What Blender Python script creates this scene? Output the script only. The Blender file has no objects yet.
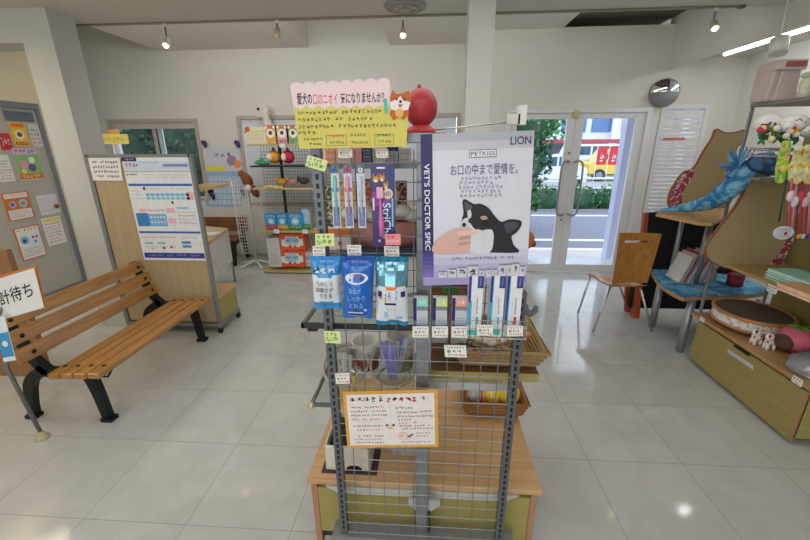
import bpy, math, random
from mathutils import Vector, Matrix
random.seed(7)
SC = bpy.context.scene
COL = SC.collection

# ------------------------------------------------------------------ camera
F = 380.0; TH = math.radians(18.1); PS = math.radians(3.86); RO = math.radians(0.4); H = 1.65
_f = Vector((-math.sin(PS)*math.cos(TH), math.cos(PS)*math.cos(TH), -math.sin(TH)))
_r = Vector((math.cos(PS), math.sin(PS), 0)); _u = _r.cross(_f)
_c, _s = math.cos(RO), math.sin(RO)
_r, _u = _c*_r - _s*_u, _s*_r + _c*_u
CAMPOS = Vector((0, 0, H))
cd = bpy.data.cameras.new('camera'); cam = bpy.data.objects.new('camera', cd); COL.objects.link(cam)
cd.sensor_width = 36; cd.lens = F/810*36; cd.clip_start = 0.02; cd.clip_end = 300
mw = Matrix((_r, _u, -_f)).transposed().to_4x4(); mw.translation = CAMPOS
cam.matrix_world = mw
SC.camera = cam

# ------------------------------------------------------------------ world, lights, exposure
SC.view_settings.view_transform = 'Standard'; SC.view_settings.look = 'None'
SC.view_settings.gamma = 1; SC.view_settings.use_curve_mapping = False
SC.view_settings.exposure = 0.0
SC.cycles.use_denoising = True
SC.cycles.max_bounces = 10; SC.cycles.diffuse_bounces = 5
W = bpy.data.worlds.new('sky'); SC.world = W; W.use_nodes = True
nt = W.node_tree; nt.nodes.clear()
wo = nt.nodes.new('ShaderNodeOutputWorld'); bg = nt.nodes.new('ShaderNodeBackground')
tc = nt.nodes.new('ShaderNodeTexCoord'); nz = nt.nodes.new('ShaderNodeTexNoise'); cr = nt.nodes.new('ShaderNodeValToRGB')
nz.inputs['Scale'].default_value = 2.0; nz.inputs['Detail'].default_value = 4
cr.color_ramp.elements[0].position = .35; cr.color_ramp.elements[0].color = (.66, .72, .95, 1)
cr.color_ramp.elements[1].position = .65; cr.color_ramp.elements[1].color = (.93, .94, 1, 1)
nt.links.new(tc.outputs['Generated'], nz.inputs['Vector']); nt.links.new(nz.outputs[0], cr.inputs[0])
nt.links.new(cr.outputs[0], bg.inputs[0]); bg.inputs[1].default_value = 3.0
nt.links.new(bg.outputs[0], wo.inputs[0])

def area(name, loc, target, sx, sy, power, color=(1, 1, 1)):
    l = bpy.data.lights.new(name, 'AREA'); l.shape = 'RECTANGLE'; l.size = sx; l.size_y = sy
    l.energy = power; l.color = color
    o = bpy.data.objects.new(name, l); COL.objects.link(o); o.location = loc
    o.rotation_euler = (Vector(target)-Vector(loc)).to_track_quat('-Z', 'Y').to_euler()
    return o
area('window_daylight_behind', (-1.6, -3.4, 1.5), (-1.0, 3, 1.2), 4.5, 2.0, 62, (.86, .93, 1))
area('ceiling_lamp_front', (-0.2, -0.6, 2.6), (-0.2, -0.6, 0), 3.0, 1.4, 32, (1, .96, .9))
area('overhead_fill_middle', (-0.4, 1.6, 2.62), (-0.4, 1.6, 0), 4.4, 1.2, 24, (1, .97, .93))  # added overhead fill out of view, brightens the rear of the room
area('bay_fill_left', (-1.7, 3.72, 2.79), (-1.7, 4.72, 1.99), 3.6, .16, 20, (1, .97, .93))  # added fill strip hidden behind the ceiling lip, brightens the back wall
area('bay_fill_right', (1.4, 3.72, 2.79), (1.4, 4.72, 1.99), 1.9, .16, 3, (1, .97, .93))  # same added fill, unseen behind the lip, for the door wall side
area('shelf_bay_tube_light', (3.1, 3.5, 2.53), (3.1, 3.5, 0), .1, 2.0, 8, (1, .97, .92))
area('side_room_lamp', (-4.0, 2.3, 2.45), (-4.2, 2.6, 0), .6, 1.4, 20, (1, .86, .62))

# ------------------------------------------------------------------ helpers
def at(px, py, X=None, Y=None, Z=None, off=0.0):
    d = (px-405)*_r - (py-270)*_u + F*_f
    if X is not None: t = (X)/d.x
    elif Y is not None: t = Y/d.y
    else: t = (Z-H)/d.z
    return CAMPOS + d*t

def lin(c):
    if isinstance(c, str):
        c = c.lstrip('#'); c = [int(c[i:i+2], 16)/255 for i in (0, 2, 4)]
    return tuple((v/12.92 if v <= .04045 else ((v+.055)/1.055)**2.4) for v in c)
_mats = {}
def M(col, rough=.5, metal=0, var=.06, scale=30, emit=0, trans=0, alpha=1, bump=0, coat=0):
    key = (str(col), rough, metal, var, scale, emit, trans, alpha, bump, coat)
    if key in _mats: return _mats[key]
    m = bpy.data.materials.new('surface_%d' % len(_mats)); m.use_nodes = True
    n = m.node_tree.nodes; L = m.node_tree.links; b = n['Principled BSDF']
    rgb = lin(col)
    b.inputs['Roughness'].default_value = rough; b.inputs['Metallic'].default_value = metal
    if coat: b.inputs['Coat Weight'].default_value = coat
    if trans: b.inputs['Transmission Weight'].default_value = trans
    if alpha < 1: b.inputs['Alpha'].default_value = alpha
    if emit:
        b.inputs['Emission Color'].default_value = rgb+(1,); b.inputs['Emission Strength'].default_value = emit
    t = n.new('ShaderNodeTexCoord'); z = n.new('ShaderNodeTexNoise'); z.inputs['Scale'].default_value = scale
    z.inputs['Detail'].default_value = 3
    L.new(t.outputs['Object'], z.inputs['Vector'])
    r = n.new('ShaderNodeValToRGB')
    r.color_ramp.elements[0].position = .3; r.color_ramp.elements[1].position = .7
    r.color_ramp.elements[0].color = tuple(v*(1-var) for v in rgb)+(1,)
    r.color_ramp.elements[1].color = tuple(min(1, v*(1+var)) for v in rgb)+(1,)
    L.new(z.outputs[0], r.inputs[0]); L.new(r.outputs[0], b.inputs['Base Color'])
    if bump:
        bp = n.new('ShaderNodeBump'); bp.inputs['Strength'].default_value = bump; bp.inputs['Distance'].default_value = .01
        L.new(z.outputs[0], bp.inputs['Height']); L.new(bp.outputs[0], b.inputs['Normal'])
    _mats[key] = m
    return m

def wood(c1, c2, axis='Y', scale=6, rough=.4, coat=0.2):
    key = ('wood', c1, c2, axis, scale, rough)
    if key in _mats: return _mats[key]
    m = bpy.data.materials.new('wood_grain_%d' % len(_mats)); m.use_nodes = True
    n = m.node_tree.nodes; L = m.node_tree.links; b = n['Principled BSDF']
    b.inputs['Roughness'].default_value = rough; b.inputs['Coat Weight'].default_value = coat
    b.inputs['Coat Roughness'].default_value = .25
    t = n.new('ShaderNodeTexCoord'); mp = n.new('ShaderNodeMapping'); z = n.new('ShaderNodeTexNoise')
    s = {'X': (.6, 9, 9), 'Y': (9, .6, 9), 'Z': (9, 9, .6)}[axis]
    mp.inputs['Scale'].default_value = s
    z.inputs['Scale'].default_value = scale; z.inputs['Detail'].default_value = 6; z.inputs['Distortion'].default_value = .6
    r = n.new('ShaderNodeValToRGB'); r.color_ramp.elements[0].position = .32; r.color_ramp.elements[1].position = .68
    r.color_ramp.elements[0].color = lin(c1)+(1,); r.color_ramp.elements[1].color = lin(c2)+(1,)
    L.new(t.outputs['Object'], mp.inputs[0]); L.new(mp.outputs[0], z.inputs['Vector']); L.new(z.outputs[0], r.inputs[0])
    L.new(r.outputs[0], b.inputs['Base Color'])
    _mats[key] = m
    return m

def weave(c1, c2, scale=60, rough=.8, bump=.6):
    key = ('weave', c1, c2, scale)
    if key in _mats: return _mats[key]
    m = bpy.data.materials.new('woven_%d' % len(_mats)); m.use_nodes = True
    n = m.node_tree.nodes; L = m.node_tree.links; b = n['Principled BSDF']; b.inputs['Roughness'].default_value = rough
    t = n.new('ShaderNodeTexCoord')
    w1 = n.new('ShaderNodeTexWave'); w1.wave_type = 'BANDS'; w1.bands_direction = 'X'; w1.inputs['Scale'].default_value = scale
    w2 = n.new('ShaderNodeTexWave'); w2.wave_type = 'BANDS'; w2.bands_direction = 'Z'; w2.inputs['Scale'].default_value = scale*.6
    w1.inputs['Distortion'].default_value = 1; w2.inputs['Distortion'].default_value = 1
    mx = n.new('ShaderNodeMath'); mx.operation = 'MULTIPLY'
    L.new(t.outputs['Object'], w1.inputs[0]); L.new(t.outputs['Object'], w2.inputs[0])
    L.new(w1.outputs['Fac'], mx.inputs[0]); L.new(w2.outputs['Fac'], mx.inputs[1])
    r = n.new('ShaderNodeValToRGB'); r.color_ramp.elements[0].color = lin(c1)+(1,); r.color_ramp.elements[1].color = lin(c2)+(1,)
    r.color_ramp.elements[1].position = .6
    L.new(mx.outputs[0], r.inputs[0]); L.new(r.outputs[0], b.inputs['Base Color'])
    bp = n.new('ShaderNodeBump'); bp.inputs['Strength'].default_value = bump; bp.inputs['Distance'].default_value = .004
    L.new(mx.outputs[0], bp.inputs['Height']); L.new(bp.outputs[0], b.inputs['Normal'])
    _mats[key] = m
    return m

def blotch(c1, c2, scale=14, lo=.45, hi=.55, rough=.7, c3=None):
    key = ('blotch', c1, c2, scale, lo, hi, c3)
    if key in _mats: return _mats[key]
    m = bpy.data.materials.new('pattern_%d' % len(_mats)); m.use_nodes = True
    n = m.node_tree.nodes; L = m.node_tree.links; b = n['Principled BSDF']; b.inputs['Roughness'].default_value = rough
    t = n.new('ShaderNodeTexCoord'); z = n.new('ShaderNodeTexNoise'); z.inputs['Scale'].default_value = scale; z.inputs['Detail'].default_value = 2
    z.inputs['Distortion'].default_value = 1.2
    r = n.new('ShaderNodeValToRGB'); r.color_ramp.elements[0].position = lo; r.color_ramp.elements[1].position = hi
    r.color_ramp.elements[0].color = lin(c1)+(1,); r.color_ramp.elements[1].color = lin(c2)+(1,)
    if c3:
        e = r.color_ramp.elements.new(min(.99, hi+.08)); e.color = lin(c3)+(1,)
    L.new(t.outputs['Object'], z.inputs[0]); L.new(z.outputs[0], r.inputs[0]); L.new(r.outputs[0], b.inputs['Base Color'])
    _mats[key] = m
    return m

def glassmat(tint='#ffffff', a=.12, rough=.02):
    key = ('glass', tint, a)
    if key in _mats: return _mats[key]
    m = bpy.data.materials.new('clear_pane_%d' % len(_mats)); m.use_nodes = True
    n = m.node_tree.nodes; L = m.node_tree.links; n.clear()
    o = n.new('ShaderNodeOutputMaterial'); t = n.new('ShaderNodeBsdfTransparent'); g = n.new('ShaderNodeBsdfGlossy'); mx = n.new('ShaderNodeMixShader')
    t.inputs[0].default_value = lin(tint)+(1,); g.inputs['Roughness'].default_value = rough
    mx.inputs[0].default_value = a
    L.new(t.outputs[0], mx.inputs[1]); L.new(g.outputs[0], mx.inputs[2]); L.new(mx.outputs[0], o.inputs[0])
    _mats[key] = m
    return m

class MB:
    def __init__(s): s.v = []; s.f = []; s.m = []; s.sm = []; s.mats = []
    def mi(s, m):
        if m not in s.mats: s.mats.append(m)
        return s.mats.index(m)
    def add(s, vs, fs, m, smooth=False):
        b = len(s.v); s.v += [Vector(v) for v in vs]; k = s.mi(m)
        for f in fs: s.f.append(tuple(b+i for i in f)); s.m.append(k); s.sm.append(smooth)
    def box(s, a, b, m, rot=None, piv=None):
        x0, y0, z0 = [min(a[i], b[i]) for i in range(3)]; x1, y1, z1 = [max(a[i], b[i]) for i in range(3)]
        vs = [Vector(p) for p in ((x0,y0,z0),(x1,y0,z0),(x1,y1,z0),(x0,y1,z0),(x0,y0,z1),(x1,y0,z1),(x1,y1,z1),(x0,y1,z1))]
        if rot is not None:
            c = Vector(piv) if piv is not None else (vs[0]+vs[6])/2
            vs = [c+rot@(v-c) for v in vs]
        s.add(vs, [(0,3,2,1),(4,5,6,7),(0,1,5,4),(1,2,6,5),(2,3,7,6),(3,0,4,7)], m)
    def slab(s, O, U, V, t, m):   # parallelogram O,O+U,O+U+V,O+V with thickness vector t
        O, U, V, t = map(Vector, (O, U, V, t))
        vs = [O, O+U, O+U+V, O+V, O+t, O+U+t, O+U+V+t, O+V+t]
        s.add(vs, [(0,3,2,1),(4,5,6,7),(0,1,5,4),(1,2,6,5),(2,3,7,6),(3,0,4,7)], m)
    def ring(s, pts_r, m, seg=12, cap=True, smooth=True, squash=None):
        # pts_r: list of (Vector, radius)
        P = [Vector(p) for p, _ in pts_r]; n = len(P); vs = []; fs = []
        prev = None
        for i in range(n):
            d = (P[min(i+1, n-1)]-P[max(i-1, 0)])
            if d.length < 1e-9: d = Vector((0, 0, 1))
            d.normalize()
            if prev is None:
                a = d.cross(Vector((0, 0, 1)))
                if a.length < .1: a = d.cross(Vector((0, 1, 0)))
            else:
                a = prev-d*prev.dot(d)
            a.normalize(); prev = a; b = d.cross(a)
            r = pts_r[i][1]
            for k in range(seg):
                t = 2*math.pi*k/seg
                vs.append(P[i]+a*r*math.cos(t)+b*r*math.sin(t))
        for i in range(n-1):
            for k in range(seg):
                k2 = (k+1) % seg
                fs.append((i*seg+k, i*seg+k2, (i+1)*seg+k2, (i+1)*seg+k))
        s.add(vs, fs, m, smooth)
        if cap:
            b = len(s.v)-len(vs); k = s.mi(m)
            s.f.append(tuple(b+i for i in reversed(range(seg)))); s.m.append(k); s.sm.append(False)
            s.f.append(tuple(b+(n-1)*seg+i for i in range(seg))); s.m.append(k); s.sm.append(False)
    def tube(s, pts, r, m, seg=8): s.ring([(p, r) for p in pts], m, seg)
    def wire(s, a, b, r, m): s.ring([(a, r), (b, r)], m, 4, cap=False, smooth=False)
    def ell(s, c, r, m, seg=16, rings=10, rot=None):
        c = Vector(c); r = Vector(r) if hasattr(r, '__len__') else Vector((r, r, r)); vs = []; fs = []
        for i in range(rings+1):
            ph = math.pi*i/rings
            for k in range(seg):
                t = 2*math.pi*k/seg
                p = Vector((r.x*math.sin(ph)*math.cos(t), r.y*math.sin(ph)*math.sin(t), r.z*math.cos(ph)))
                if rot is not None: p = rot@p
                vs.append(c+p)
        for i in range(rings):
            for k in range(seg):
                k2 = (k+1) % seg
                fs.append((i*seg+k, (i+1)*seg+k, (i+1)*seg+k2, i*seg+k2))
        s.add(vs, fs, m, True)
    def lathe(s, c, prof, m, seg=24, sx=1, sy=1, smooth=True):
        c = Vector(c); vs = []; fs = []
        for (r, z) in prof:
            for k in range(seg):
                t = 2*math.pi*k/seg; vs.append(c+Vector((r*sx*math.cos(t), r*sy*math.sin(t), z)))
        for i in range(len(prof)-1):
            for k in range(seg):
                k2 = (k+1) % seg; fs.append((i*seg+k, i*seg+k2, (i+1)*seg+k2, (i+1)*seg+k))
        s.add(vs, fs, m, smooth)
    def prism(s, pts, t, m, m2=None, smooth=False):  # polygon pts (3D, planar) extruded by vector t
        P = [Vector(p) for p in pts]; t = Vector(t); n = len(P)
        s.add(P+[p+t for p in P], [tuple(reversed(range(n))), tuple(range(n, 2*n))], m)
        b = len(s.v)-2*n; k = s.mi(m2 or m)
        for i in range(n):
            j = (i+1) % n; s.f.append((b+i, b+j, b+n+j, b+n+i)); s.m.append(k); s.sm.append(smooth)
    def build(s, name, parent=None, bevel=0, world=True):
        off = Vector((0, 0, 0))
        if parent is not None:
            p = parent
            while p is not None: off += p.location; p = p.parent
            loc = Vector((0, 0, 0))
        else:
            xs = [v.x for v in s.v]; ys = [v.y for v in s.v]; zs = [v.z for v in s.v]
            off = Vector(((min(xs)+max(xs))/2, (min(ys)+max(ys))/2, min(zs))); loc = off.copy()
        me = bpy.data.meshes.new(name)
        me.from_pydata([tuple(v-off) for v in s.v], [], s.f)
        for m in s.mats: me.materials.append(m)
        me.polygons.foreach_set('material_index', s.m); me.polygons.foreach_set('use_smooth', s.sm); me.update()
        o = bpy.data.objects.new(name, me); COL.objects.link(o); o.location = loc; o.parent = parent
        if bevel:
            bv = o.modifiers.new('edge', 'BEVEL'); bv.width = bevel; bv.segments = 2; bv.limit_method = 'ANGLE'
        return o

def tag(o, label, cat=None, group=None, kind=None):
    if label: o['label'] = label
    if cat: o['category'] = cat
    if group: o['group'] = group
    if kind: o['kind'] = kind
    return o
def thing(name, label, cat, loc, group=None, kind=None):
    o = bpy.data.objects.new(name, None); COL.objects.link(o); o.location = loc; o.empty_display_size = .05
    bpy.context.view_layer.update
    return tag(o, label, cat, group, kind)
def struct(name, mb, parent=None, bevel=0):
    o = mb.build(name, parent, bevel)
    if parent is None: o['kind'] = 'structure'
    return o

_tc = {}
def text_mesh(body, bold=False):
    if (body, bold) in _tc: return _tc[(body, bold)]
    cu = bpy.data.curves.new('t', 'FONT'); cu.body = body; cu.size = 1; cu.resolution_u = 3
    cu.offset = .010 if bold else 0
    o = bpy.data.objects.new('t', cu); COL.objects.link(o)
    dg = bpy.context.evaluated_depsgraph_get(); dg.update()
    me = bpy.data.meshes.new_from_object(o.evaluated_get(dg))
    vs = [v.co.copy() for v in me.vertices]; fs = [tuple(p.vertices) for p in me.polygons]
    bpy.data.objects.remove(o); bpy.data.meshes.remove(me); bpy.data.curves.remove(cu)
    _tc[(body, bold)] = (vs, fs)
    return vs, fs

class Panel:
    """flat printed sheet: TL, TR, BL corners; u to the right, v downwards, 0..1; printed side faces -normal*side"""
    def __init__(s, TL, TR, BL, mat, thick=.0015, mb=None, base=True, face=-1):
        s.O = Vector(TL); s.U = Vector(TR)-s.O; s.V = Vector(BL)-s.O
        s.n = s.U.cross(s.V).normalized()        # for a camera-facing sheet U x V points away from viewer
        s.mb = mb or MB(); s.k = 0
        if base: s.mb.slab(s.O, s.U, s.V, s.n*thick, mat)
    def p(s, u, v, l=1): return s.O+s.U*u+s.V*v-s.n*(.0004*l)
    def rect(s, u0, v0, u1, v1, m, l=1):
        s.mb.add([s.p(u0, v1, l), s.p(u1, v1, l), s.p(u1, v0, l), s.p(u0, v0, l)], [(0, 1, 2, 3)], m)
    def poly(s, pts, m, l=1): s.mb.add([s.p(u, v, l) for u, v in pts], [tuple(range(len(pts)))[::-1]], m)
    def disc(s, u, v, r, m, l=1, asp=None, seg=16, ry=None):
        a = s.U.length/s.V.length if asp is None else asp
        s.poly([(u+r*math.cos(2*math.pi*k/seg), v+(ry or r*a)*math.sin(2*math.pi*k/seg)) for k in range(seg)], m, l)
    def text(s, body, u0, v0, u1, v1, m, l=2, bold=False, rot=0):
        vs, fs = text_mesh(body, bold)
        if not vs: return
        if rot == 90: vs = [Vector((v.y, -v.x, 0)) for v in vs]   # reads downwards
        x0 = min(v.x for v in vs); x1 = max(v.x for v in vs); y0 = min(v.y for v in vs); y1 = max(v.y for v in vs)
        s.mb.add([s.p(u0+(u1-u0)*(v.x-x0)/(x1-x0), v1-(v1-v0)*(v.y-y0)/(y1-y0), l) for v in vs], fs, m)
    def scrib(s, u0, v0, u1, v1, m, l=2, n=None, w=.16, seed=None):
        """a line of small illegible pen strokes"""
        rnd = random.Random(seed if seed is not None else int((u0*97+v0*1013)*1000))
        h = (v1-v0); asp = s.V.length/s.U.length; cw = h*asp
        if n is None: n = max(1, int((u1-u0)/(cw*1.02)))
        cw = (u1-u0)/n
        for i in range(n):
            if rnd.random() < .06: continue
            a = u0+i*cw
            for _ in range(5):
                if rnd.random() < .55:
                    y = v0+h*rnd.uniform(.02, .86); x = a+cw*rnd.uniform(.02, .3); L = cw*rnd.uniform(.35, .65); t = h*w*.72; sl = h*rnd.uniform(-.15, .15)
                    s.poly([(x, y+t+sl), (x+L, y+t), (x+L, y), (x, y+sl)][::-1], m, l)
                else:
                    x = a+cw*rnd.uniform(.1, .7); y = v0+h*rnd.uniform(0, .3); L = h*rnd.uniform(.4, .75); t = cw*w*.72; sl = cw*rnd.uniform(-.25, .25)
                    s.poly([(x, y), (x+t, y), (x+t+sl, y+L), (x+sl, y+L)], m, l)

def vscrib(P, u0, v0, u1, v1, m, l=2, n=5, w=.2):
    for k in range(n): P.scrib(u0, v0+(v1-v0)*k/n, u1, v0+(v1-v0)*(k+.8)/n, m, l, n=1, w=w)
def pxpanel(tl, tr, bl, mat, X=None, Y=None, Z=None, **k):
    return Panel(at(*tl, X=X, Y=Y, Z=Z), at(*tr, X=X, Y=Y, Z=Z), at(*bl, X=X, Y=Y, Z=Z), mat, **k)

def interp_poly(pts, n=4):
    """closed Catmull-Rom through 3D pts"""
    P = [Vector(p) for p in pts]; out = []; N = len(P)
    for i in range(N):
        p0, p1, p2, p3 = P[i-1], P[i], P[(i+1) % N], P[(i+2) % N]
        for k in range(n):
            t = k/n
            out.append(.5*((2*p1)+(p2-p0)*t+(2*p0-5*p1+4*p2-p3)*t*t+(3*p1-p0-3*p2+p3)*t**3))
    return out
def bez(pts, n=8):
    P = [Vector(p) for p in pts]; out = []; N = len(P)
    for i in range(N-1):
        p0, p1, p2, p3 = P[max(i-1, 0)], P[i], P[i+1], P[min(i+2, N-1)]
        for k in range(n):
            t = k/n
            out.append(.5*((2*p1)+(p2-p0)*t+(2*p0-5*p1+4*p2-p3)*t*t+(3*p1-p0-3*p2+p3)*t**3))
    return out+[P[-1]]

# common materials
WALL = M('#dcdad4', .75, var=.015, scale=4, bump=.03)
CEIL = M('#cfcac1', .85, var=.01, scale=5)
WHITE = M('#e9e8e4', .5, var=.02); PAPER = M('#efedea', .7, var=.01); INK = M('#1d1b1f', .7); NAVY = M('#1b1b66', .55)
RED = M('#cf2a33', .5); REDINK = M('#e0525c', .7); ORANGE = M('#e2762c', .6); YEL = M('#efe06a', .65); GREEN = M('#4fa04a', .6)
PINK = M('#f0b6c0', .6); LPINK = M('#f2d9dd', .7, var=.01); TEAL = M('#3fc0b8', .5); BLUE = M('#2a73c9', .5); LBLUE = M('#8dbbe6', .6); PURPLE = M('#3f2177', .45)
CHROME = M('#d0d0d0', .18, 1, var=.02); STEEL = M('#8f9296', .38, .85, var=.05); GREYM = M('#8a8c8e', .45, .3, var=.05); DARKM = M('#3b3d40', .45, .5)
BLACK = M('#121214', .5, var=.1); BROWN = M('#6a4228', .6); ALU = M('#dfe1e2', .35, .1, var=.02)
GALV = M('#8d9094', .4, .6, var=.12, scale=60)
FADE = M('#b9b6b4', .7)

# ================================================================== SETTING
NC = 2.66; EDGE = 3.6; BACK = 5.62; DW = 5.03
# floor
mf = bpy.data.materials.new('floor_tiles'); mf.use_nodes = True
n = mf.node_tree.nodes; L = mf.node_tree.links; b = n['Principled BSDF']
t = n.new('ShaderNodeTexCoord'); sp = n.new('ShaderNodeSeparateXYZ'); L.new(t.outputs['Object'], sp.inputs[0])
def joint(out, ph):
    a = n.new('ShaderNodeMath'); a.operation = 'ADD'; a.inputs[1].default_value = ph; L.new(out, a.inputs[0])
    d = n.new('ShaderNodeMath'); d.operation = 'DIVIDE'; d.inputs[1].default_value = .497; L.new(a.outputs[0], d.inputs[0])
    fr = n.new('ShaderNodeMath'); fr.operation = 'FRACT'; L.new(d.outputs[0], fr.inputs[0])
    s_ = n.new('ShaderNodeMath'); s_.operation = 'SUBTRACT'; s_.inputs[1].default_value = .5; L.new(fr.outputs[0], s_.inputs[0])
    ab = n.new('ShaderNodeMath'); ab.operation = 'ABSOLUTE'; L.new(s_.outputs[0], ab.inputs[0])
    g = n.new('ShaderNodeMath'); g.operation = 'GREATER_THAN'; g.inputs[1].default_value = .4955; L.new(ab.outputs[0], g.inputs[0])
    fl = n.new('ShaderNodeMath'); fl.operation = 'FLOOR'; L.new(d.outputs[0], fl.inputs[0])
    return g.outputs[0], fl.outputs[0]
gx, fx = joint(sp.outputs[0], 10*.497-.885); gy, fy = joint(sp.outputs[1], 10*.497-1.725)
mx = n.new('ShaderNodeMath'); mx.operation = 'MAXIMUM'; L.new(gx, mx.inputs[0]); L.new(gy, mx.inputs[1])
cb = n.new('ShaderNodeCombineXYZ'); L.new(fx, cb.inputs[0]); L.new(fy, cb.inputs[1])
wn = n.new('ShaderNodeTexWhiteNoise'); L.new(cb.outputs[0], wn.inputs[0])
nz = n.new('ShaderNodeTexNoise'); nz.inputs['Scale'].default_value = 5; nz.inputs['Detail'].default_value = 6; nz.inputs['Distortion'].default_value = .8
va = n.new('ShaderNodeVectorMath'); va.operation = 'ADD'; L.new(t.outputs['Object'], va.inputs[0])
vs_ = n.new('ShaderNodeVectorMath'); vs_.operation = 'SCALE'; vs_.inputs['Scale'].default_value = 9; L.new(wn.outputs['Color'], vs_.inputs[0]); L.new(vs_.outputs[0], va.inputs[1])
L.new(va.outputs[0], nz.inputs['Vector'])
r = n.new('ShaderNodeValToRGB'); r.color_ramp.elements[0].position = .3; r.color_ramp.elements[1].position = .72
r.color_ramp.elements[0].color = lin('#bfc0bd')+(1,); r.color_ramp.elements[1].color = lin('#cbccca')+(1,)
L.new(nz.outputs[0], r.inputs[0])
mc = n.new('ShaderNodeMix'); mc.data_type = 'RGBA'; L.new(mx.outputs[0], mc.inputs[0]); L.new(r.outputs[0], mc.inputs[6]); mc.inputs[7].default_value = lin('#a9a9a5')+(1,)
L.new(mc.outputs[2], b.inputs['Base Color'])
b.inputs['Roughness'].default_value = .09; b.inputs['Specular IOR Level'].default_value = .75
nb = n.new('ShaderNodeTexNoise'); nb.inputs['Scale'].default_value = 3.5; nb.inputs['Detail'].default_value = 2
bp = n.new('ShaderNodeBump'); bp.inputs['Strength'].default_value = .05; bp.inputs['Distance'].default_value = .02
L.new(t.outputs['Object'], nb.inputs[0]); L.new(nb.outputs[0], bp.inputs['Height']); L.new(bp.outputs[0], b.inputs['Normal'])
me = bpy.data.meshes.new('floor'); 
me.from_pydata([(-6, -4, -.1), (4, -4, -.1), (4, 5.7, -.1), (-6, 5.7, -.1), (-6, -4, 0), (4, -4, 0), (4, 5.7, 0), (-6, 5.7, 0)], [], [(0,3,2,1),(4,5,6,7),(0,1,5,4),(1,2,6,5),(2,3,7,6),(3,0,4,7)])
me.materials.append(mf); fl = bpy.data.objects.new('floor', me); COL.objects.link(fl); fl['kind'] = 'structure'

# ceilings
m = MB(); m.box((-3.7, -3.6, NC), (2.69, EDGE, NC+.12), CEIL); m.box((-3.7, EDGE-.03, NC+.12), (2.69, EDGE, 3.3), CEIL)
struct('ceiling', m)
m = MB(); m.box((-6, -4, 3.3), (4, 5.9, 3.4), CEIL); struct('ceiling', m)
m = MB(); m.box((2.74, -3.6, 2.6), (3.75, 5.2, 2.7), CEIL); struct('ceiling', m)      # right bay
# dropped light panels between the open bays
def gy_(px, py): return at(px, py, Z=2.9)
pl = [(-3.70, at(281, 25, Z=2.9).x, BACK), (at(388, 40, Z=2.9).x, .42, BACK), (.42, at(572, 20, Z=2.9).x, DW)]
for x0, x1, y1 in pl:
    m = MB(); m.box((x0, EDGE, 2.9), (x1, BACK, 3.29), M('#dcd8d0', .8, var=.01)); struct('ceiling', m)
m = MB(); m.box((pl[2][1], EDGE, 3.0), (2.69, BACK, 3.04), M('#6b645a', .9)); struct('ceiling', m)  # dark colour stands in for the shade inside this open recess
# wall back (left, with two window openings)
def wall_with_holes(name, y, th, x0, x1, z0, z1, holes, mat):
    m = MB(); xs = sorted(set([x0, x1]+[h[0] for h in holes]+[h[1] for h in holes])); zs = sorted(set([z0, z1]+[h[2] for h in holes]+[h[3] for h in holes]))
    for i in range(len(xs)-1):
        for j in range(len(zs)-1):
            cx = (xs[i]+xs[i+1])/2; cz = (zs[j]+zs[j+1])/2
            if any(h[0] < cx < h[1] and h[2] < cz < h[3] for h in holes): continue
            m.box((xs[i], y, zs[j]), (xs[i+1], y+th, zs[j+1]), mat)
    return struct(name, m)
W1 = (-4.66, -3.38, .92, 2.0); W3 = (-2.72, .36, .85, 2.03)
wall_with_holes('wall_back', BACK, .12, -5.3, .62, 0, 3.3, [W1, W3], WALL)
m = MB(); m.box((.62, BACK, 2.0), (3.9, BACK+.12, 3.3), WALL); m.box((3.75, DW, 2.6), (3.9, BACK, 3.3), WALL); struct('wall_back', m)
DX0, DX1, DZ = .9, 2.60, 2.06
m = MB()
m.box((.46, DW, DZ), (2.69, DW+.12, 2.91), WALL); m.box((.46, DW, 0), (DX0, DW+.12, DZ), WALL); m.box((DX1, DW, 0), (2.69, DW+.12, DZ), WALL)
m.box((.46, DW+.12, 0), (.60, BACK, 2.89), WALL)
struct('wall_front', m)
W2 = (2.80, 3.28, .80, 2.06)
wall_with_holes('wall_front', DW+.12, .12, 2.66, 3.75, 0, 2.6, [W2], WALL)
m = MB(); m.box((2.69, -3.6, 2.465), (2.74, DW+.12, 3.3), WALL); struct('trim_1', m)      # long ceiling beam
m = MB(); m.box((3.62, -3.6, 0), (3.74, DW+.12, 2.6), WALL); struct('wall_right', m)
m = MB(); m.box((.6, DW+.12, 2.3), (2.655, BACK, 2.36), WALL); m.box((2.655, DW+.245, 2.3), (3.75, BACK, 2.36), WALL); struct('trim_2', m)
# left column and lintel
m = MB(); m.box((-3.17, 3.15, 0), (-2.92, 3.4, NC), M('#c6c9c7', .6, var=.01)); m.box((-5.0, 3.15, 2.43), (-3.17, 3.4, NC), M('#c6c9c7', .6, var=.01))
struct('trim_3', m)
# slim white post
m = MB(); a = at(467, 60, Y=3.05); c = at(493, 60, Y=3.05); m.box((a.x, 3.05, 0), (c.x, 3.05+.17, NC), M('#e2e1dc', .5, var=.01)); struct('trim_4', m, bevel=.004)
# left side wall of the side room
SW = M('#e6d9b8', .8, var=.02)
m = MB(); m.box((-4.55, -3.6, 2.12), (-4.4, 4.36, 3.3), SW); m.box((-4.55, -3.6, 0), (-4.4, 2.3, 2.12), SW); m.box((-5.35, 4.36, 0), (-4.4, 4.48, 3.3), SW); m.box((-5.35, 4.48, 0), (-5.2, BACK, 3.3), WALL)
struct('wall_left', m)
m = MB(); m.box((-4.4, -3.6, 2.54), (-3.7, 3.0, 2.62), M('#b9b3a6', .8)); struct('ceiling', m)
m = MB(); m.box((-5.0, -4.0, 0), (4.0, -3.9, 3.3), WALL); struct('wall_rear', m)
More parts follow.
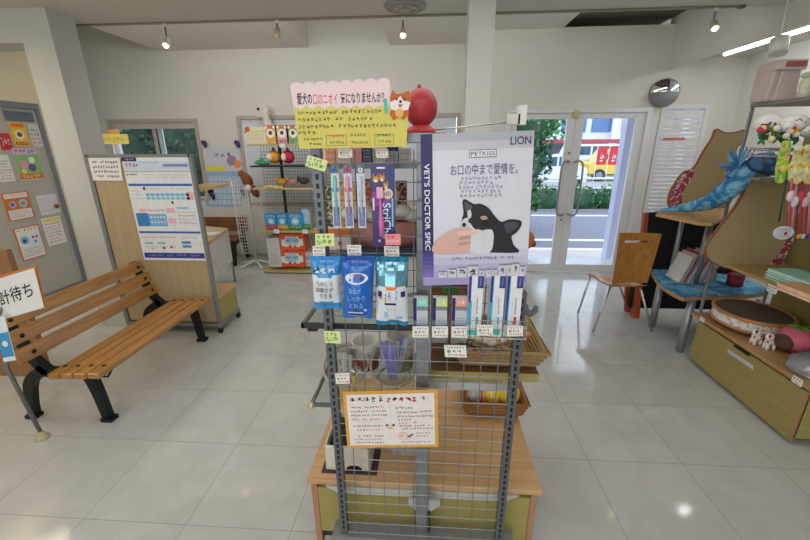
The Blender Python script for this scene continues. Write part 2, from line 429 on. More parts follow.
# baseboards
BB = M('#b8b2a6', .6)
m = MB(); m.box((-5.2, BACK-.012, 0), (.46, BACK, .06), BB); struct('baseboard_back', m)
m = MB(); m.box((.46, DW-.01, 0), (DX0, DW, .06), BB); m.box((DX1, DW-.01, 0), (2.69, DW, .06), BB); struct('baseboard_front', m)

# left flush door with grey frame
DOORG = M('#b9b6ab', .5, var=.02); FRG = M('#7f858c', .45, .2)
d = thing('door_2', None, None, (-4.4, 3.3, 0)); d['kind'] = 'structure'
m = MB(); m.box((-4.47, 2.36, 0.02), (-4.42, 4.3, 2.06), DOORG); m.build('door_panel', d)
m = MB(); m.box((-4.5, 4.3, 0), (-4.39, 4.335, 2.12), FRG); m.box((-4.5, 4.335, 0), (-4.4, 4.36, 2.12), SW); m.box((-4.5, 2.3, 2.06), (-4.385, 4.3, 2.12), FRG); m.box((-4.5, 2.3, 0), (-4.385, 2.36, 2.06), FRG); m.box((-4.5, 2.36, 0), (-4.41, 4.3, .05), FRG); m.build('door_frame', d)
m = MB(); m.ell((-4.4, 4.22, 1.0), (.02, .025, .025), M('#7a5a30', .3, .8)); m.build('door_knob', d)
m = MB(); m.box((-4.42, 3.95, 1.93), (-4.405, 4.25, 2.03), M('#7c8796', .5)); 
for k in range(5): m.box((-4.405, 3.95, 1.94+k*.018), (-4.40, 4.25, 1.948+k*.018), M('#5d6775', .5))
m.build('vent_grille', d)

# windows in the back wall
GL = glassmat('#f4fbff', .06)
def window(name, w, y, mull, fr=ALU, depth=.06):
    d = thing(name, None, None, ((w[0]+w[1])/2, y, w[2])); d['kind'] = 'structure'
    m = MB(); s = .04
    m.box((w[0]-s, y-.02, w[2]-s), (w[0]+.01, y+depth, w[3]+s), fr); m.box((w[1]-.01, y-.02, w[2]-s), (w[1]+s, y+depth, w[3]+s), fr)
    m.box((w[0]+.01, y-.02, w[3]-.01), (w[1]-.01, y+depth, w[3]+s), fr); m.box((w[0]+.01, y-.02, w[2]-s), (w[1]-.01, y+depth, w[2]+.01), fr)
    m.build('window_frame', d, .003)
    for x in mull:
        m = MB(); m.box((x-.02, y+.03, w[2]), (x+.02, y+.055, w[3]), fr); m.build('mullion', d)
    m = MB(); m.box((w[0], y+.04, w[2]), (w[1], y+.045, w[3]), GL); m.build('pane', d)
    return d
WF = M('#b8aea2', .5, var=.03)
w = window('window_1', W1, BACK, [-4.05], WF)
m = MB(); m.box((W1[0]+.02, BACK+.01, W1[3]-.09), (W1[1]-.02, BACK+.035, W1[3]-.01), M('#c4c0bb', .6)); m.build('blind_case', w)
m = MB(); m.box((-4.02, BACK+.08, W1[2]), (-3.95, BACK+.1, W1[3]), ALU); m.build('sash', w)
w = window('window_3', W3, BACK, [-1.2, -.1], WF)
m = MB(); m.box((W3[0]+.03, BACK+.012, W3[2]), (W3[1]-.02, BACK+.028, W3[3]-.01), M('#d9dee9', .8, trans=.0, var=.02, emit=0)); m.build('roller_screen', w)
w = window('window_2', W2, DW+.12, [(W2[0]+W2[1])/2], ALU)
m = MB()
for k in range(24):
    z = W2[2]+.02+k*(W2[3]-W2[2]-.04)/24
    m.box((W2[0]+.01, DW+.125, z), (W2[1]-.01, DW+.145, z+.042), M('#ececec', .6), rot=Matrix.Rotation(.22, 3, 'X'))
m.box((W2[0]+.05, DW+.108, 1.70), (W2[0]+.3, DW+.12, 1.725), M('#d26a4a', .6)); m.build('venetian_blind', w)

# glass entrance doors
d = thing('door_1', None, None, ((DX0+DX1)/2, DW, 0)); d['kind'] = 'structure'
m = MB()
m.box((DX0, DW-.03, 0), (DX0+.06, DW+.1, DZ), ALU); m.box((DX1-.06, DW-.03, 0), (DX1, DW+.1, DZ), ALU); m.box((DX0+.06, DW-.03, DZ-.05), (DX1-.06, DW+.1, DZ), ALU)
m.build('door_frame', d, .003)
mid = 1.735
for (x0, x1) in ((DX0+.06, mid-.004), (mid+.004, DX1-.06)):
    m = MB(); s = .095; y0, y1 = DW, DW+.045
    m.box((x0, y0, .01), (x0+(.08 if x0 < 1.2 else s), y1, DZ-.055), ALU); m.box((x1-(s if x0 < 1.2 else .10), y0, .01), (x1, y1, DZ-.055), ALU)
    xa_ = x0+(.08 if x0 < 1.2 else s); xb_ = x1-(s if x0 < 1.2 else .10); m.box((xa_, y0, DZ-.115), (xb_, y1, DZ-.055), ALU); m.box((xa_, y0, .01), (xb_, y1, .115), ALU)
    o = m.build('door_leaf', d, .003)
    m = MB(); m.box((x0+.05, y0+.02, .1), (x1-.05, y0+.026, DZ-.1), GL); m.build('pane', o)
    sg = -1 if x0 < 1.2 else 1; hs = mid+sg*.035; hx = mid+sg*.13
    m = MB(); m.tube(bez([(hs, y0, 1.44), (hs, y0-.06, 1.45), (hs+sg*.04, y0-.075, 1.46), (hx-sg*.005, y0-.075, 1.40), (hx, y0-.075, 1.1), (hx-sg*.005, y0-.075, .84), (hs+sg*.04, y0-.075, .79), (hs, y0-.06, .80), (hs, y0, .80)], 6), .012, M('#9a9a9c', .3, .8), 8)
    m.build('door_handle', o)
m = MB(); m.box((mid-.05, DW-.04, DZ-.10), (mid+.02, DW-.002, DZ-.02), M('#c8bb7c', .5)); m.build('door_closer', d)
m = MB(); m.ell((mid-.035, DW-.004, 1.55), (.012, .006, .012), DARKM); m.ell((mid-.035, DW-.004, .72), (.012, .006, .012), DARKM); m.build('lock', d)

# ================================================================== OUTSIDE
m = MB(); m.box((-14, 5.76, -.16), (16, 6.6, -.1), M('#c9c3bc', .9, var=.06, scale=8)); m.box((-14, 6.6, -.2), (16, 11.1, -.14), M('#7c7b86', .85, var=.08, scale=20)); m.box((-14, 11.1, -.2), (26, 36, -.12), M('#9b9a95', .9, var=.08)); struct('trim_5', m)
m = MB()
for y in (7.5, 10.3): m.box((-14, y-.07, -.14), (16, y+.07, -.135), M('#eef0f2', .8))
m.box((-14, 6.62, -.14), (16, 6.86, -.132), M('#ead9d6', .8))
tag(struct('trim_6', m), None)
m = MB(); m.box((2.70, 5.8, -.16), (3.3, 5.95, 2.7), M('#c8c8dc', .6, var=.03)); tag(m.build('porch_pillar'), 'pale lavender porch pillar outside the glass doors', 'pillar')

def foliage(name, blobs, nleaf, size, cols, label, cat, trunk=None, seed=1):
    rnd = random.Random(seed)
    base = Vector(blobs[0][0]); root = thing(name, label, cat, (base.x, base.y, -.12))
    m = MB(); ms = [M(c, .7, var=.25, scale=3) for c in cols]
    tot = sum(b[1][0]*b[1][2] for b in blobs)
    for c, r_ in blobs:
        m.ell(c, [q*.8 for q in r_], ms[0], 10, 6)
        for _ in range(int(nleaf*r_[0]*r_[2]/tot)):
            d_ = Vector((rnd.gauss(0, 1), rnd.gauss(0, 1), rnd.gauss(0, 1))).normalized()*rnd.uniform(.72, 1.08)
            p = Vector(c)+Vector((d_.x*r_[0], d_.y*r_[1], d_.z*r_[2]))
            a = Vector((rnd.gauss(0, 1), rnd.gauss(0, 1), rnd.gauss(0, 1))).normalized(); b_ = a.orthogonal().normalized()
            s_ = size*rnd.uniform(.6, 1.3); b2 = a.cross(b_)
            m.add([p-b_*s_, p+b2*s_*.5, p+b_*s_, p-b2*s_*.5], [(0, 1, 2, 3)], rnd.choice(ms))
    m.build('foliage', root)
    if trunk:
        m = MB(); m.ring([(Vector(p), rr) for p, rr in trunk], M('#4a3a2c', .9), 8); m.build('trunk', root)
    return root
GR = ['#1f4f2c', '#2f7a3a', '#4a9a48', '#173d26', '#5fae55']
foliage('street_tree', [((2.0, 8.7, 2.2), (.85, .7, .7)), ((2.1, 8.9, 1.35), (.55, .6, .6)), ((1.7, 8.6, 1.5), (.6, .5, .7)), ((1.9, 8.9, 2.9), (1.0, .8, .6)), ((1.9, 8.7, .5), (.5, .4, .45))], 3400, .07, GR, 'leafy green street tree outside the left glass door leaf', 'tree', [((1.95, 8.8, -.15), .1), ((1.95, 8.8, 1.0), .08), ((1.95, 8.8, 2.2), .05)], 3)
foliage('clipped_hedge', [((3.3+k*1.0, 11.5, .12), (.75, .35, .42)) for k in range(5)], 2600, .05, ['#2e5a34', '#4c8048', '#6b9a5c', '#27472c'], 'low roadside hedge across the street behind the glass doors', 'hedge', seed=5)
foliage('window_tree', [((-7.2, 9.0, 1.6), (1.2, .8, 1.3)), ((-5.6, 9.2, 1.9), (1.2, .8, 1.3)), ((-6.3, 9.1, .7), (1.6, .6, .7)), ((-4.9, 9.3, .9), (.5, .5, .5))], 3400, .08, ['#1b351f', '#21492c', '#2f6038', '#10281a'], 'dark green trees outside the left back window', 'tree', seed=8)

def car(name, x, y, L_, hgt, col, label, roofcol=None, rz=0, van=False):
    root = thing(name, label, 'car', (x, y, -.12)); z0 = -.12
    m = MB(); P = M(col, .25, coat=.5)
    prof = [(-.5, .22), (-.5, .55), (-.47, .60), (-.30, .66), (-.17, .97), (.24, 1.0), (.38, .68), (.48, .62), (.5, .5), (.5, .22)] if not van else [(-.5, .2), (-.5, .55), (-.4, .62), (-.32, 1.0), (.46, 1.0), (.5, .6), (.5, .2)]
    m.prism([(x+p[0]*L_, y-.8, z0+p[1]*hgt) for p in prof], (0, 1.6, 0), P); m.build('body', root, .03)
    wm = MB(); G = M('#33506b', .1, var=.1)
    if not van: q = [(-.27, .68), (-.16, .93), (.02, .94), (.02, .68)], [(.05, .68), (.05, .94), (.22, .94), (.33, .7)]
    else: q = [(-.36, .66), (-.3, .93), (-.05, .93), (-.05, .66)], [(-.02, .66), (-.02, .93), (.42, .93), (.44, .66)]
    for w_ in q: 
        wm = MB(); wm.prism([(x+p[0]*L_, y-.815, z0+p[1]*hgt) for p in w_], (0, .02, 0), G); wm.build('window', root)
    for sx in (-.3, .3):
        w_ = MB(); w_.ring([((x+sx*L_, y-.83, z0+.3), .3), ((x+sx*L_, y-.6, z0+.3), .3)], BLACK, 16, smooth=False); w_.ring([((x+sx*L_, y-.84, z0+.3), .17), ((x+sx*L_, y-.82, z0+.3), .17)], STEEL, 12, smooth=False); w_.build('wheel', root)
    return root
car('parked_car', 9.2, 21, 2.6, 1.55, '#e3c24a', 'yellow hatchback parked across the street, seen through right door leaf')
car('parked_car', 9.6, 25, 3.9, 1.8, '#e6e8ea', 'white van parked behind the yellow car across the street', van=True)
car('parked_car', 5.3, 23.5, 3.6, 1.5, '#c74f63', 'pinkish red car parked behind the street tree')
car('parked_car', 5.0, 17, 2.6, 1.4, '#e9ebee', 'white car parked nearest behind the guard rail, left door leaf')
car('parked_car', -4.6, 12.4, 3.4, 1.35, '#e8eaee', 'white car outside the left back window')
m = MB()
for z in (.25, .55): m.tube([(1, 12.4, z+.1), (9, 12.4, z+.1)], .035, M('#e8e8e6', .4), 6)
for k in range(6): m.tube([(1.4+k*1.5, 12.4, -.12), (1.4+k*1.5, 12.4, .7)], .04, M('#e8e8e6', .4), 6)
tag(m.build('guard_rail'), 'white roadside guard rail behind the low hedge', 'guard rail')
bd = thing('parking_building', 'white multi-storey building with window bays across the street', 'building', (12, 31, -.12))
m = MB(); m.box((4.5, 30, 1.9), (24, 34, 9), M('#e2e6ee', .6)); m.box((4.5, 32, -.12), (24, 34, 1.9), M('#8a929c', .7)); m.build('wall', bd)
for k in range(8):
    for j in range(2):
        m = MB(); m.box((5.2+k*2.1, 29.93, 2.5+j*1.7), (6.9+k*2.1, 30, 3.5+j*1.7), M('#4f78a6', .2)); m.build('window', bd)
for k in range(6):
    m = MB(); m.box((5.6+k*2.4, 29.5, -.12), (5.9+k*2.4, 29.8, 9.0), M('#f2f4f8', .5)); m.build('pillar', bd)
m = MB(); m.box((4.4, 29.2, 1.75), (24, 29.4, 2.0), M('#b8414c', .6)); m.build('red_awning_edge', bd)
for k, (px, py, Y_, lab) in enumerate([(536, 152, 11.95, 'red banner with white marks hanging left of the door split'), (602, 156, 11.95, 'red banner left one of the pair seen through right door leaf'), (614, 156, 11.95, 'red banner right one of the pair seen through right door leaf')]):
    c = at(px, py, Y=Y_); w_ = .14 if k else .22
    root = thing('street_banner', lab, 'banner', (c.x, Y_, -.12)); 
    p = Panel((c.x-w_, Y_, c.z+.25), (c.x+w_, Y_, c.z+.25), (c.x-w_, Y_, c.z-.25), M('#d8202c', .6), thick=.01)
    p.scrib(.15, .2, .85, .8, M('#ffe9e0', .6), n=2 if k == 0 else 1, w=.16); p.mb.build('cloth', root)
    m = MB(); m.tube([(c.x-w_, Y_+.02, -.12), (c.x-w_, Y_+.02, c.z+.3)], .012, WHITE, 6); m.build('pole', root)

# ================================================================== CEILING FITTINGS
t_ = thing('track_rail', 'long thin beige lighting track along the ceiling edge', 'lighting track', (-.6, 3.57, NC-.03))
m = MB(); m.box((-3.4, 3.56, NC-.014), (2.35, 3.585, NC), M('#8f8774', .5)); m.box((2.35, 3.555, NC-.02), (2.39, 3.59, NC), M('#6f6148', .5)); m.build('rail', t_)
SP = [(168, 45, 'spotlight on the ceiling track, lit, nearest the white portal column', 1), (278, 35, 'spotlight on the ceiling track turned off, second from left', 0), (403, 35, 'glowing spotlight on the ceiling track above the red ball', 1), (712, 28, 'warm glowing spotlight near the right end of the track', 1)]
for px, py, lab, on_ in SP:
    c = at(px, py, Y=3.57)
    root = thing('track_spotlight', lab, 'spotlight', (c.x, 3.57, c.z), 'spotlights on the ceiling track')
    m = MB(); m.box((c.x-.012, 3.56, NC-.035), (c.x+.012, 3.585, NC-.014), WHITE); m.tube([(c.x, 3.57, NC-.03), (c.x, 3.57, c.z+.03)], .008, M('#8b8577', .5), 6); m.build('stem', root)
    m = MB(); dv = Vector((.03, -.5, -.75)).normalized(); a = Vector((c.x, 3.57, c.z+.04))
    m.ring([(a-dv*.02, .012), (a, .024), (a+dv*.05, .03), (a+dv*.062, .031)], M('#c9bfae', .4), 12); m.build('lamp_head', root)
    m = MB(); a2 = a+dv*.063; m.ell(a2, .019, M('#ffe2b4', .4, emit=14 if on_ else 0), 12, 6); m.build('bulb', root)
c = at(405, 5, Z=NC)
root = thing('ceiling_vent', 'round grey ceiling vent with concentric rings above the red ball', 'ceiling vent', (c.x, c.y, NC-.03))
m = MB(); m.lathe((c.x, c.y, NC), [(.001, -.035), (.05, -.035), (.055, -.015), (.07, -.015), (.08, -.03), (.1, -.03), (.105, -.01), (.12, -.01), (.13, -.025), (.155, -.02), (.165, 0)], M('#9a968d', .5), 28); m.build('ring', root)
m = MB()
for k in range(6): a_ = k*math.pi/3; m.ell((c.x+.065*math.cos(a_), c.y+.065*math.sin(a_), NC-.022), (.014, .014, .006), M('#d6d2c8', .5), 8, 5)
m.build('louver', root)
root = thing('tube_lamp', 'long lit fluorescent tube lamp in the right ceiling bay', 'lamp', (3.1, 3.5, 2.55))
m = MB(); m.box((3.04, 2.3, 2.58), (3.16, 4.8, 2.6), WHITE); m.build('housing', root)
m = MB(); m.tube([(3.1, 2.35, 2.553), (3.1, 4.76, 2.553)], .018, M('#f4f8ff', .4, emit=9)); m.build('tube', root)
c = at(780, 46, Y=3.0)
root = thing('ceiling_projector_lamp', 'white cylindrical spotlight below the fluorescent tube', 'spotlight', (c.x, 3.0, 2.45))
m = MB(); m.ring([((c.x, 3.0, c.z-.045), .05), ((c.x+.01, 3.03, c.z+.05), .05)], M('#e6e6df', .4), 16); m.build('lamp_head', root)
m = MB(); m.tube([(c.x+.01, 3.03, c.z+.04), (c.x+.01, 3.05, 2.6)], .005, WHITE); m.build('stem', root)
# mirror
c = at(664, 93, Y=4.97); rr = .145
root = thing('round_mirror', 'round convex mirror high on the wall right of the doors', 'mirror', (c.x, 4.97, c.z))
m = MB(); dv = Vector((-.5, -1, -.12)).normalized(); m.ring([(c-dv*.02, rr*.8), (c, rr+.008), (c+dv*.015, rr+.008), (c+dv*.015, rr)], M('#8a8c8e', .4), 32, cap=True); m.tube([c, (c.x+.05, 5.03, c.z)], .015, DARKM); m.build('frame', root)
m = MB(); a = c+dv*.016; q = dv.to_track_quat('Z', 'Y').to_matrix()
vs = []; fs = []
for i in range(6):
    for k in range(24): vs.append(a+q@Vector((rr*i/5*math.cos(k*math.pi/12), rr*i/5*math.sin(k*math.pi/12), .05*(1-(i/5)**2))))
for i in range(5):
    for k in range(24): fs.append((i*24+k, (i+1)*24+k, (i+1)*24+(k+1) % 24, i*24+(k+1) % 24))
m.add(vs, fs, M('#e8eef2', .03, 1, var=0), True); m.build('mirror_face', root)

# ================================================================== LEFT SIDE
# posters on the left door
def lw(px, py, X=-4.412): return at(px, py, X=X)
def doorposter(name, tl, tr, bl, base, label, deco, cat='poster', group=None):
    a, b_, c_ = lw(*tl), lw(*tr), lw(*bl); b_.z = a.z; c_.y = a.y
    p = Panel(a, b_, c_, base, thick=.004); deco(p)
    return tag(p.mb.build(name), label, cat, group)
def d_red(p): p.scrib(.1, .25, .9, .75, PAPER, n=3)
def d_yel(p):
    p.rect(.08, .05, .92, .2, ORANGE); p.disc(.5, .5, .3, PAPER); p.disc(.5, .48, .17, BROWN, 2); p.disc(.43, .42, .05, ORANGE, 3); p.disc(.57, .42, .05, ORANGE, 3); p.rect(.1, .8, .9, .92, M('#b5483a', .6)); p.scrib(.15, .82, .85, .9, PAPER, 3)
def d_ani(p):
    p.rect(0, 0, 1, .2, M('#d9b7dc', .6)); p.scrib(.1, .04, .9, .16, PURPLE, 2); p.rect(0, .2, 1, .8, M('#8fc07a', .6)); p.disc(.3, .5, .17, M('#e4a0bd', .6), 2); p.disc(.68, .38, .13, PAPER, 2); p.disc(.62, .62, .16, M('#6a5a8c', .6), 3)
    p.disc(.25, .72, .1, YEL, 3); p.rect(0, .8, 1, .97, ORANGE, 2); p.scrib(.1, .83, .9, .94, PAPER, 3)
def d_or(p):
    p.rect(.05, .03, .95, .97, PAPER, 1); p.scrib(.1, .05, .9, .14, ORANGE, 2); p.rect(.03, .2, .97, .62, ORANGE, 2); p.disc(.28, .42, .14, LBLUE, 3); p.disc(.7, .42, .17, M('#9ad0e8', .5), 3); p.disc(.28, .42, .06, RED, 4); p.disc(.7, .42, .08, M('#c9806a', .5), 4)
    for k in range(4): p.scrib(.1, .66+k*.07, .9, .70+k*.07, INK if k % 2 else REDINK, 2)
def d_or2(p):
    p.rect(.04, .03, .96, .97, PAPER, 1); p.scrib(.1, .05, .9, .14, RED, 2); p.disc(.3, .4, .17, LBLUE, 2); p.disc(.28, .42, .08, M('#3b5a8a', .5), 3); p.rect(.55, .25, .9, .6, M('#d9e9f6', .5), 2); p.disc(.65, .35, .05, RED, 3); p.disc(.8, .35, .05, RED, 3); p.disc(.7, .5, .05, BLUE, 3)
    for k in range(4): p.scrib(.1, .66+k*.07, .9, .70+k*.07, INK, 2)
def d_txt(col=INK, head=None, nl=7):
    def f(p):
        if head: p.rect(.05, .04, .95, .16, head, 1)
        for k in range(nl): p.scrib(.08, .2+k*.76/nl, .92, .2+(k+.55)*.76/nl, REDINK if k % 3 == 2 else col, 2)
    return f
doorposter('notice', (-3, 133), (9, 134), (-3, 150), RED, 'small red notice at the far left of the grey door', d_red, 'notice')
doorposter('poster', (8, 122), (24, 124), (12, 147), M('#e9c53f', .6), 'yellow poster with a brown animal face at top of grey door', d_yel)
doorposter('notice', (27, 124), (38, 126), (31, 147), M('#d9d4cf', .6), 'small pale notice right of the yellow poster on grey door', d_txt(nl=4), 'notice')
doorposter('poster', (11, 148), (36, 150), (18, 181), M('#cfe0bb', .6), 'green and pink poster of animals on the grey door', d_ani)
doorposter('notice', (-8, 155), (8, 156), (-5, 183), PAPER, 'white text notice left of the green and pink animal poster', d_txt(), 'notice')
doorposter('poster', (1, 194), (28, 194), (8, 222), ORANGE, 'orange bordered poster with two round pictures on grey door', d_or)
doorposter('poster', (13, 229), (38, 225), (21, 262), ORANGE, 'orange bordered poster with blue picture, lowest on the grey door', d_or2)
doorposter('notice', (36, 196), (56, 196), (40, 216), M('#e2e2e6', .6), 'white text notice right of the two round pictures poster', d_txt(FADE), 'notice')
doorposter('notice', (41, 219), (60, 217), (47, 247), PAPER, 'white text notice with yellow heading, lower right on grey door', d_txt(head=YEL), 'notice')
# wooden board at the far left behind the sign
c = at(2, 300, Y=2.35)
m = MB(); m.box((c.x-.45, 2.3, 0), (at(9, 260, Y=2.3).x, 2.34, 1.0), wood('#8a6040', '#a47850', 'Z')); tag(m.build('wooden_panel', None, .003), 'brown wooden panel at left edge behind the waiting sign', 'panel')

# benches
WB = wood('#9c6a30', '#bc8848', 'Y', 5, .32, .4); IRON = M('#22282a', .4, .6, bump=.2, scale=80)
def bench(x0, y0, y1, label, near=True, slat=WB, rot=None):
    root = thing('park_bench', label, 'bench', (x0-.25, (y0+y1)/2, 0))
    X = x0
    zz = .40
    for k in range(4):   # seat slats
        xa = X+.145-.084*k; m = MB(); m.box((xa-.070, y0-.04, zz-.036-.004*k), (xa, y1+.05, zz-.004*k), slat); m.build('seat_slat', root, .006)
    for k, (zb, xo) in enumerate(((.44, -.335), (.545, -.375), (.645, -.415))):
        m = MB(); R_ = Matrix.Rotation(-.32, 3, 'Y')
        m.box((X+xo-.012, y0-.04, zb), (X+xo+.012, y1+.05, zb+.088), slat, rot=R_); m.build('back_slat', root, .006)
    for y in (y0+.03, y1-.03):
        m = MB()
        def strap(pts, w0, w1, th=.045):
            C = bez(pts, 8); P2 = []
            nn = len(C); left = []; right = []
            for i, p in enumerate(C):
                d_ = (C[min(i+1, nn-1)]-C[max(i-1, 0)]).normalized(); nrm = Vector((-d_.z, 0, d_.x)); w_ = w0+(w1-w0)*i/(nn-1)
                left.append(p+nrm*w_/2); right.append(p-nrm*w_/2)
            for i in range(nn-1):
                m.prism([left[i], left[i+1], right[i+1], right[i]], (0, th, 0), IRON)
        strap([(X-.03, y, .372), (X, y, .3), (X+.02, y, .18), (X+.035, y, .015)], .07, .045)
        m.box((X-.0, y-.006, 0), (X+.075, y+.052, .025), IRON)
        strap([(X-.27, y, .372), (X-.40, y, .28), (X-.45, y, .14), (X-.47, y, .015)], .07, .045)
        m.box((X-.51, y-.006, 0), (X-.44, y+.052, .025), IRON)
        strap([(X+.1, y, .355), (X-.1, y, .35), (X-.28, y, .345)], .04, .05)
        strap([(X-.27, y, .345), (X-.34, y, .44), (X-.385, y, .56), (X-.45, y, .73)], .06, .035)
        m.build('iron_frame', root)
    m = MB(); m.tube([(X-.17, y0+.05, .33), (X-.17, y0+.32, .13), (X-.17, y0+.6, .33)], .008, IRON, 6) ; m.build('brace', root)
    m = MB()
    for y in (y0+.05, y1-.02):
        for k, (zb, xo) in enumerate(((.44, -.335), (.545, -.375), (.645, -.415))): m.ell((X+xo+.018, y, zb+.045), (.006, .014, .014), IRON, 8, 5)
        for k in range(4): m.ell((X+.106-.084*k, y, zz+.001-.004*k), (.013, .013, .004), IRON, 8, 5)
    m.build('bolt', root)
    return root
bench(-2.06, 1.83, 2.93, 'wooden slat bench with black iron legs beside the waiting sign')
# far bench along the back wall
root = thing('park_bench', 'dark brown slat bench against the back wall behind the wire spinner', 'bench', (-3.1, 5.2, 0))
DWB = wood('#6e3f22', '#8e5530', 'X', 5, .4)
for z in (.42, .53): m = MB(); m.box((-3.85, 5.50, z+.02), (-2.76, 5.525, z+.115), DWB); m.build('back_slat', root, .005)
for k in range(3): m = MB(); m.box((-3.85, 5.12+k*.11, .37), (-2.76, 5.22+k*.11, .395), DWB); m.build('seat_slat', root, .005)
for x in (-3.7, -2.86):
    m = MB(); m.prism([(x, 5.10, 0), (x, 5.15, 0), (x, 5.22, .3), (x, 5.45, .3), (x, 5.54, 0), (x, 5.59, 0), (x, 5.51, .36), (x, 5.56, .66), (x, 5.53, .66), (x, 5.46, .37), (x, 5.12, .37)], (.045, 0, 0), IRON); m.build('iron_frame', root)

# sign stand 計待ち
a = at(43, 438, Z=0.0); b_ = at(-1, 318, Y=1.52)
root = thing('sign_stand', 'metal stand holding the white waiting sign and a blue leaflet', 'sign stand', (a.x, a.y, 0))
m = MB(); m.tube([Vector((a.x, a.y, .03)), Vector((a.x-.02, a.y-.03, .5)), Vector((b_.x+.02, 1.52, b_.z+.05))], .011, STEEL, 8); m.build('pole', root)
m = MB(); m.lathe((a.x, a.y, 0), [(.001, 0), (.035, 0), (.035, .012), (.02, .022), (.016, .05), (.001, .05)], M('#b9b38a', .5), 14); m.build('rubber_foot', root)
m = MB(); e = at(17, 360, Z=0.0); m.tube([Vector((b_.x, 1.53, b_.z)), Vector((e.x-.1, e.y+.05, .02))], .008, STEEL, 8); m.build('rear_leg', root)
p = pxpanel((-26, 283), (36, 265), (-15, 322), M('#d4843c', .6), Y=1.54, thick=.006)
p.mb.build('orange_backing', root)
p = pxpanel((-28, 287), (33.5, 268), (-16, 325), PAPER, Y=1.53, thick=.004); p.text('会計待ち', .16, .28, .90, .66, INK, 2, bold=True); o = p.mb.build('sign_face', root)
p = pxpanel((-8, 318), (4, 316), (4, 362), M('#eef2f5', .6), Y=1.5, thick=.003); p.rect(0, .35, 1, .9, M('#3b9ad0', .6)); p.disc(.5, .6, .25, PAPER, 2); p.mb.build('leaflet', root)

# partition unit on casters
PX0, PX1, PY0, PY1 = -2.81, -1.93, 3.06, 3.44
BEIGE = wood('#b09a78', '#baa482', 'Z', 3, .55, 0); OLIVE = wood('#a79a56', '#b0a360', 'X', 3, .5, .1); LWOOD = wood('#c9a06a', '#d8b27c', 'X', 4, .42, .15)
root = thing('partition_unit', 'beige backed shelf unit on casters carrying a blue and white poster', 'shelf unit', ((PX0+PX1)/2, 3.25, 0))
m = MB(); m.box((PX0+.02, PY0+.005, .12), (PX1-.02, PY0+.02, 1.57), BEIGE); m.build('back_panel', root)
m = MB()
for x in (PX0, PX1): m.box((x-.014, PY0-.005, .06), (x+.014, PY0+.03, 1.60), GREYM)
m.box((PX0, PY0-.005, 1.575), (PX1, PY0+.03, 1.60), GREYM); m.box((PX0, PY0-.003, .07), (PX1, PY0+.02, .10), GREYM)
for x in (PX0, PX1): m.box((x-.012, PY0, .06), (x+.012, PY1, .09), GREYM)
m.build('metal_frame', root)
m = MB(); m.box((PX0+.01, PY0+.03, .09), (PX1-.005, PY1, .33), OLIVE); m.build('base_cabinet', root)
m = MB(); m.box((PX0+.01, PY0+.03, .33), (PX1+.015, PY1+.01, .355), LWOOD); m.build('base_top', root)
for x in (PX0, PX1):
    for y in (PY0+.01, PY1-.03):
        m = MB(); m.ring([((x-.012, y, .03), .028), ((x+.012, y, .03), .028)], BLACK, 14, smooth=False); m.box((x-.004, y-.004, .03), (x+.004, y+.004, .07), STEEL); m.build('caster', root)
m = MB(); m.box((PX1-.2, PY0+.03, 1.30), (PX1+.03, PY0+.5, 1.325), LWOOD); m.build('upper_shelf', root)
m = MB(); m.tube([(PX1+.02, PY0+.02, 1.33), (PX1-.01, PY0+.03, .8), (PX1, PY0+.02, .4)], .006, STEEL, 6); m.build('side_rod', root)
m = MB(); m.ell((PX1-.05, PY0+.3, 1.27), (.025, .03, .02), NAVY); tag(m.build('magnet'), 'navy clip under the upper shelf of the partition unit', 'clip')
# poster on partition
yy = PY0-.004
def q(px, py): return at(px, py, Y=yy)
p = Panel(q(121, 157.5), q(188.5, 157), q(140, 260.5), M('#eceff3', .6), thick=.002)
p.V.x = 0.0; p.V = Vector((0, 0, q(140, 260).z-q(121, 157.5).z)); p = Panel(p.O, p.O+Vector((p.U.length, 0, 0)), p.O+p.V, M('#e9ecf0', .6), thick=.002)
cB = M('#3a5fb0', .6); cL = M('#9fd0ea', .6); cP = M('#f0b9c8', .6)
p.rect(0, 0, .22, .035, NAVY); p.text('お知らせ', .04, .006, .18, .03, PAPER) if False else p.scrib(.04, .008, .18, .028, PAPER)
p.rect(.0, .035, 1, .12, M('#d3dff0', .6)); p.scrib(.03, .05, .25, .085, RED, 2, w=.2); p.rect(.6, .06, .97, .085, M('#7c8fc0', .6), 2); p.scrib(.25, .03, .55, .055, LBLUE, 2)
p.rect(.0, .125, 1, .130, GREYM)
p.scrib(.02, .145, .22, .165, cB, 2, w=.25)
for k in range(2): p.scrib(.3, .15+k*.025, .95, .165+k*.025, FADE, 2)
p.rect(.02, .24, .98, .262, cB); 
for k in range(9): p.rect(.25+k*.075, .33, .312+k*.075, .355, M('#5cc0e0', .6), 2); p.rect(.25+k*.075, .365, .312+k*.075, .39, M('#7bd0ea', .6), 2)
p.rect(.87, .32, .98, .39, cP, 2)
for k in range(3): p.scrib(.03, .3+k*.035, .2, .315+k*.035, FADE, 2)
p.scrib(.25, .28, .95, .30, FADE, 2); p.rect(.23, .27, .26, .30, NAVY, 3); p.rect(.62, .405, .65, .43, NAVY, 3)
p.rect(.03, .52, .22, .65, M('#3f87cf', .6), 2); p.rect(.22, .53, .5, .65, M('#7db6e6', .6), 2)
for k in range(5): p.disc(.26+k*.05, .56, .015, PAPER, 3); p.disc(.26+k*.05, .61, .015, PAPER, 3)
p.rect(.1, .48, .2, .51, cP, 2); p.rect(.52, .47, .64, .52, cP, 2); p.rect(.52, .57, .64, .62, cP, 2); p.scrib(.22, .48, .5, .505, REDINK, 2)
p.rect(.68, .46, .86, .48, M('#8fc4ea', .6), 2)
for k in range(4): p.scrib(.68, .50+k*.035, .96, .52+k*.035, REDINK if k % 2 else FADE, 2)
p.rect(.02, .70, .98, .72, cB)
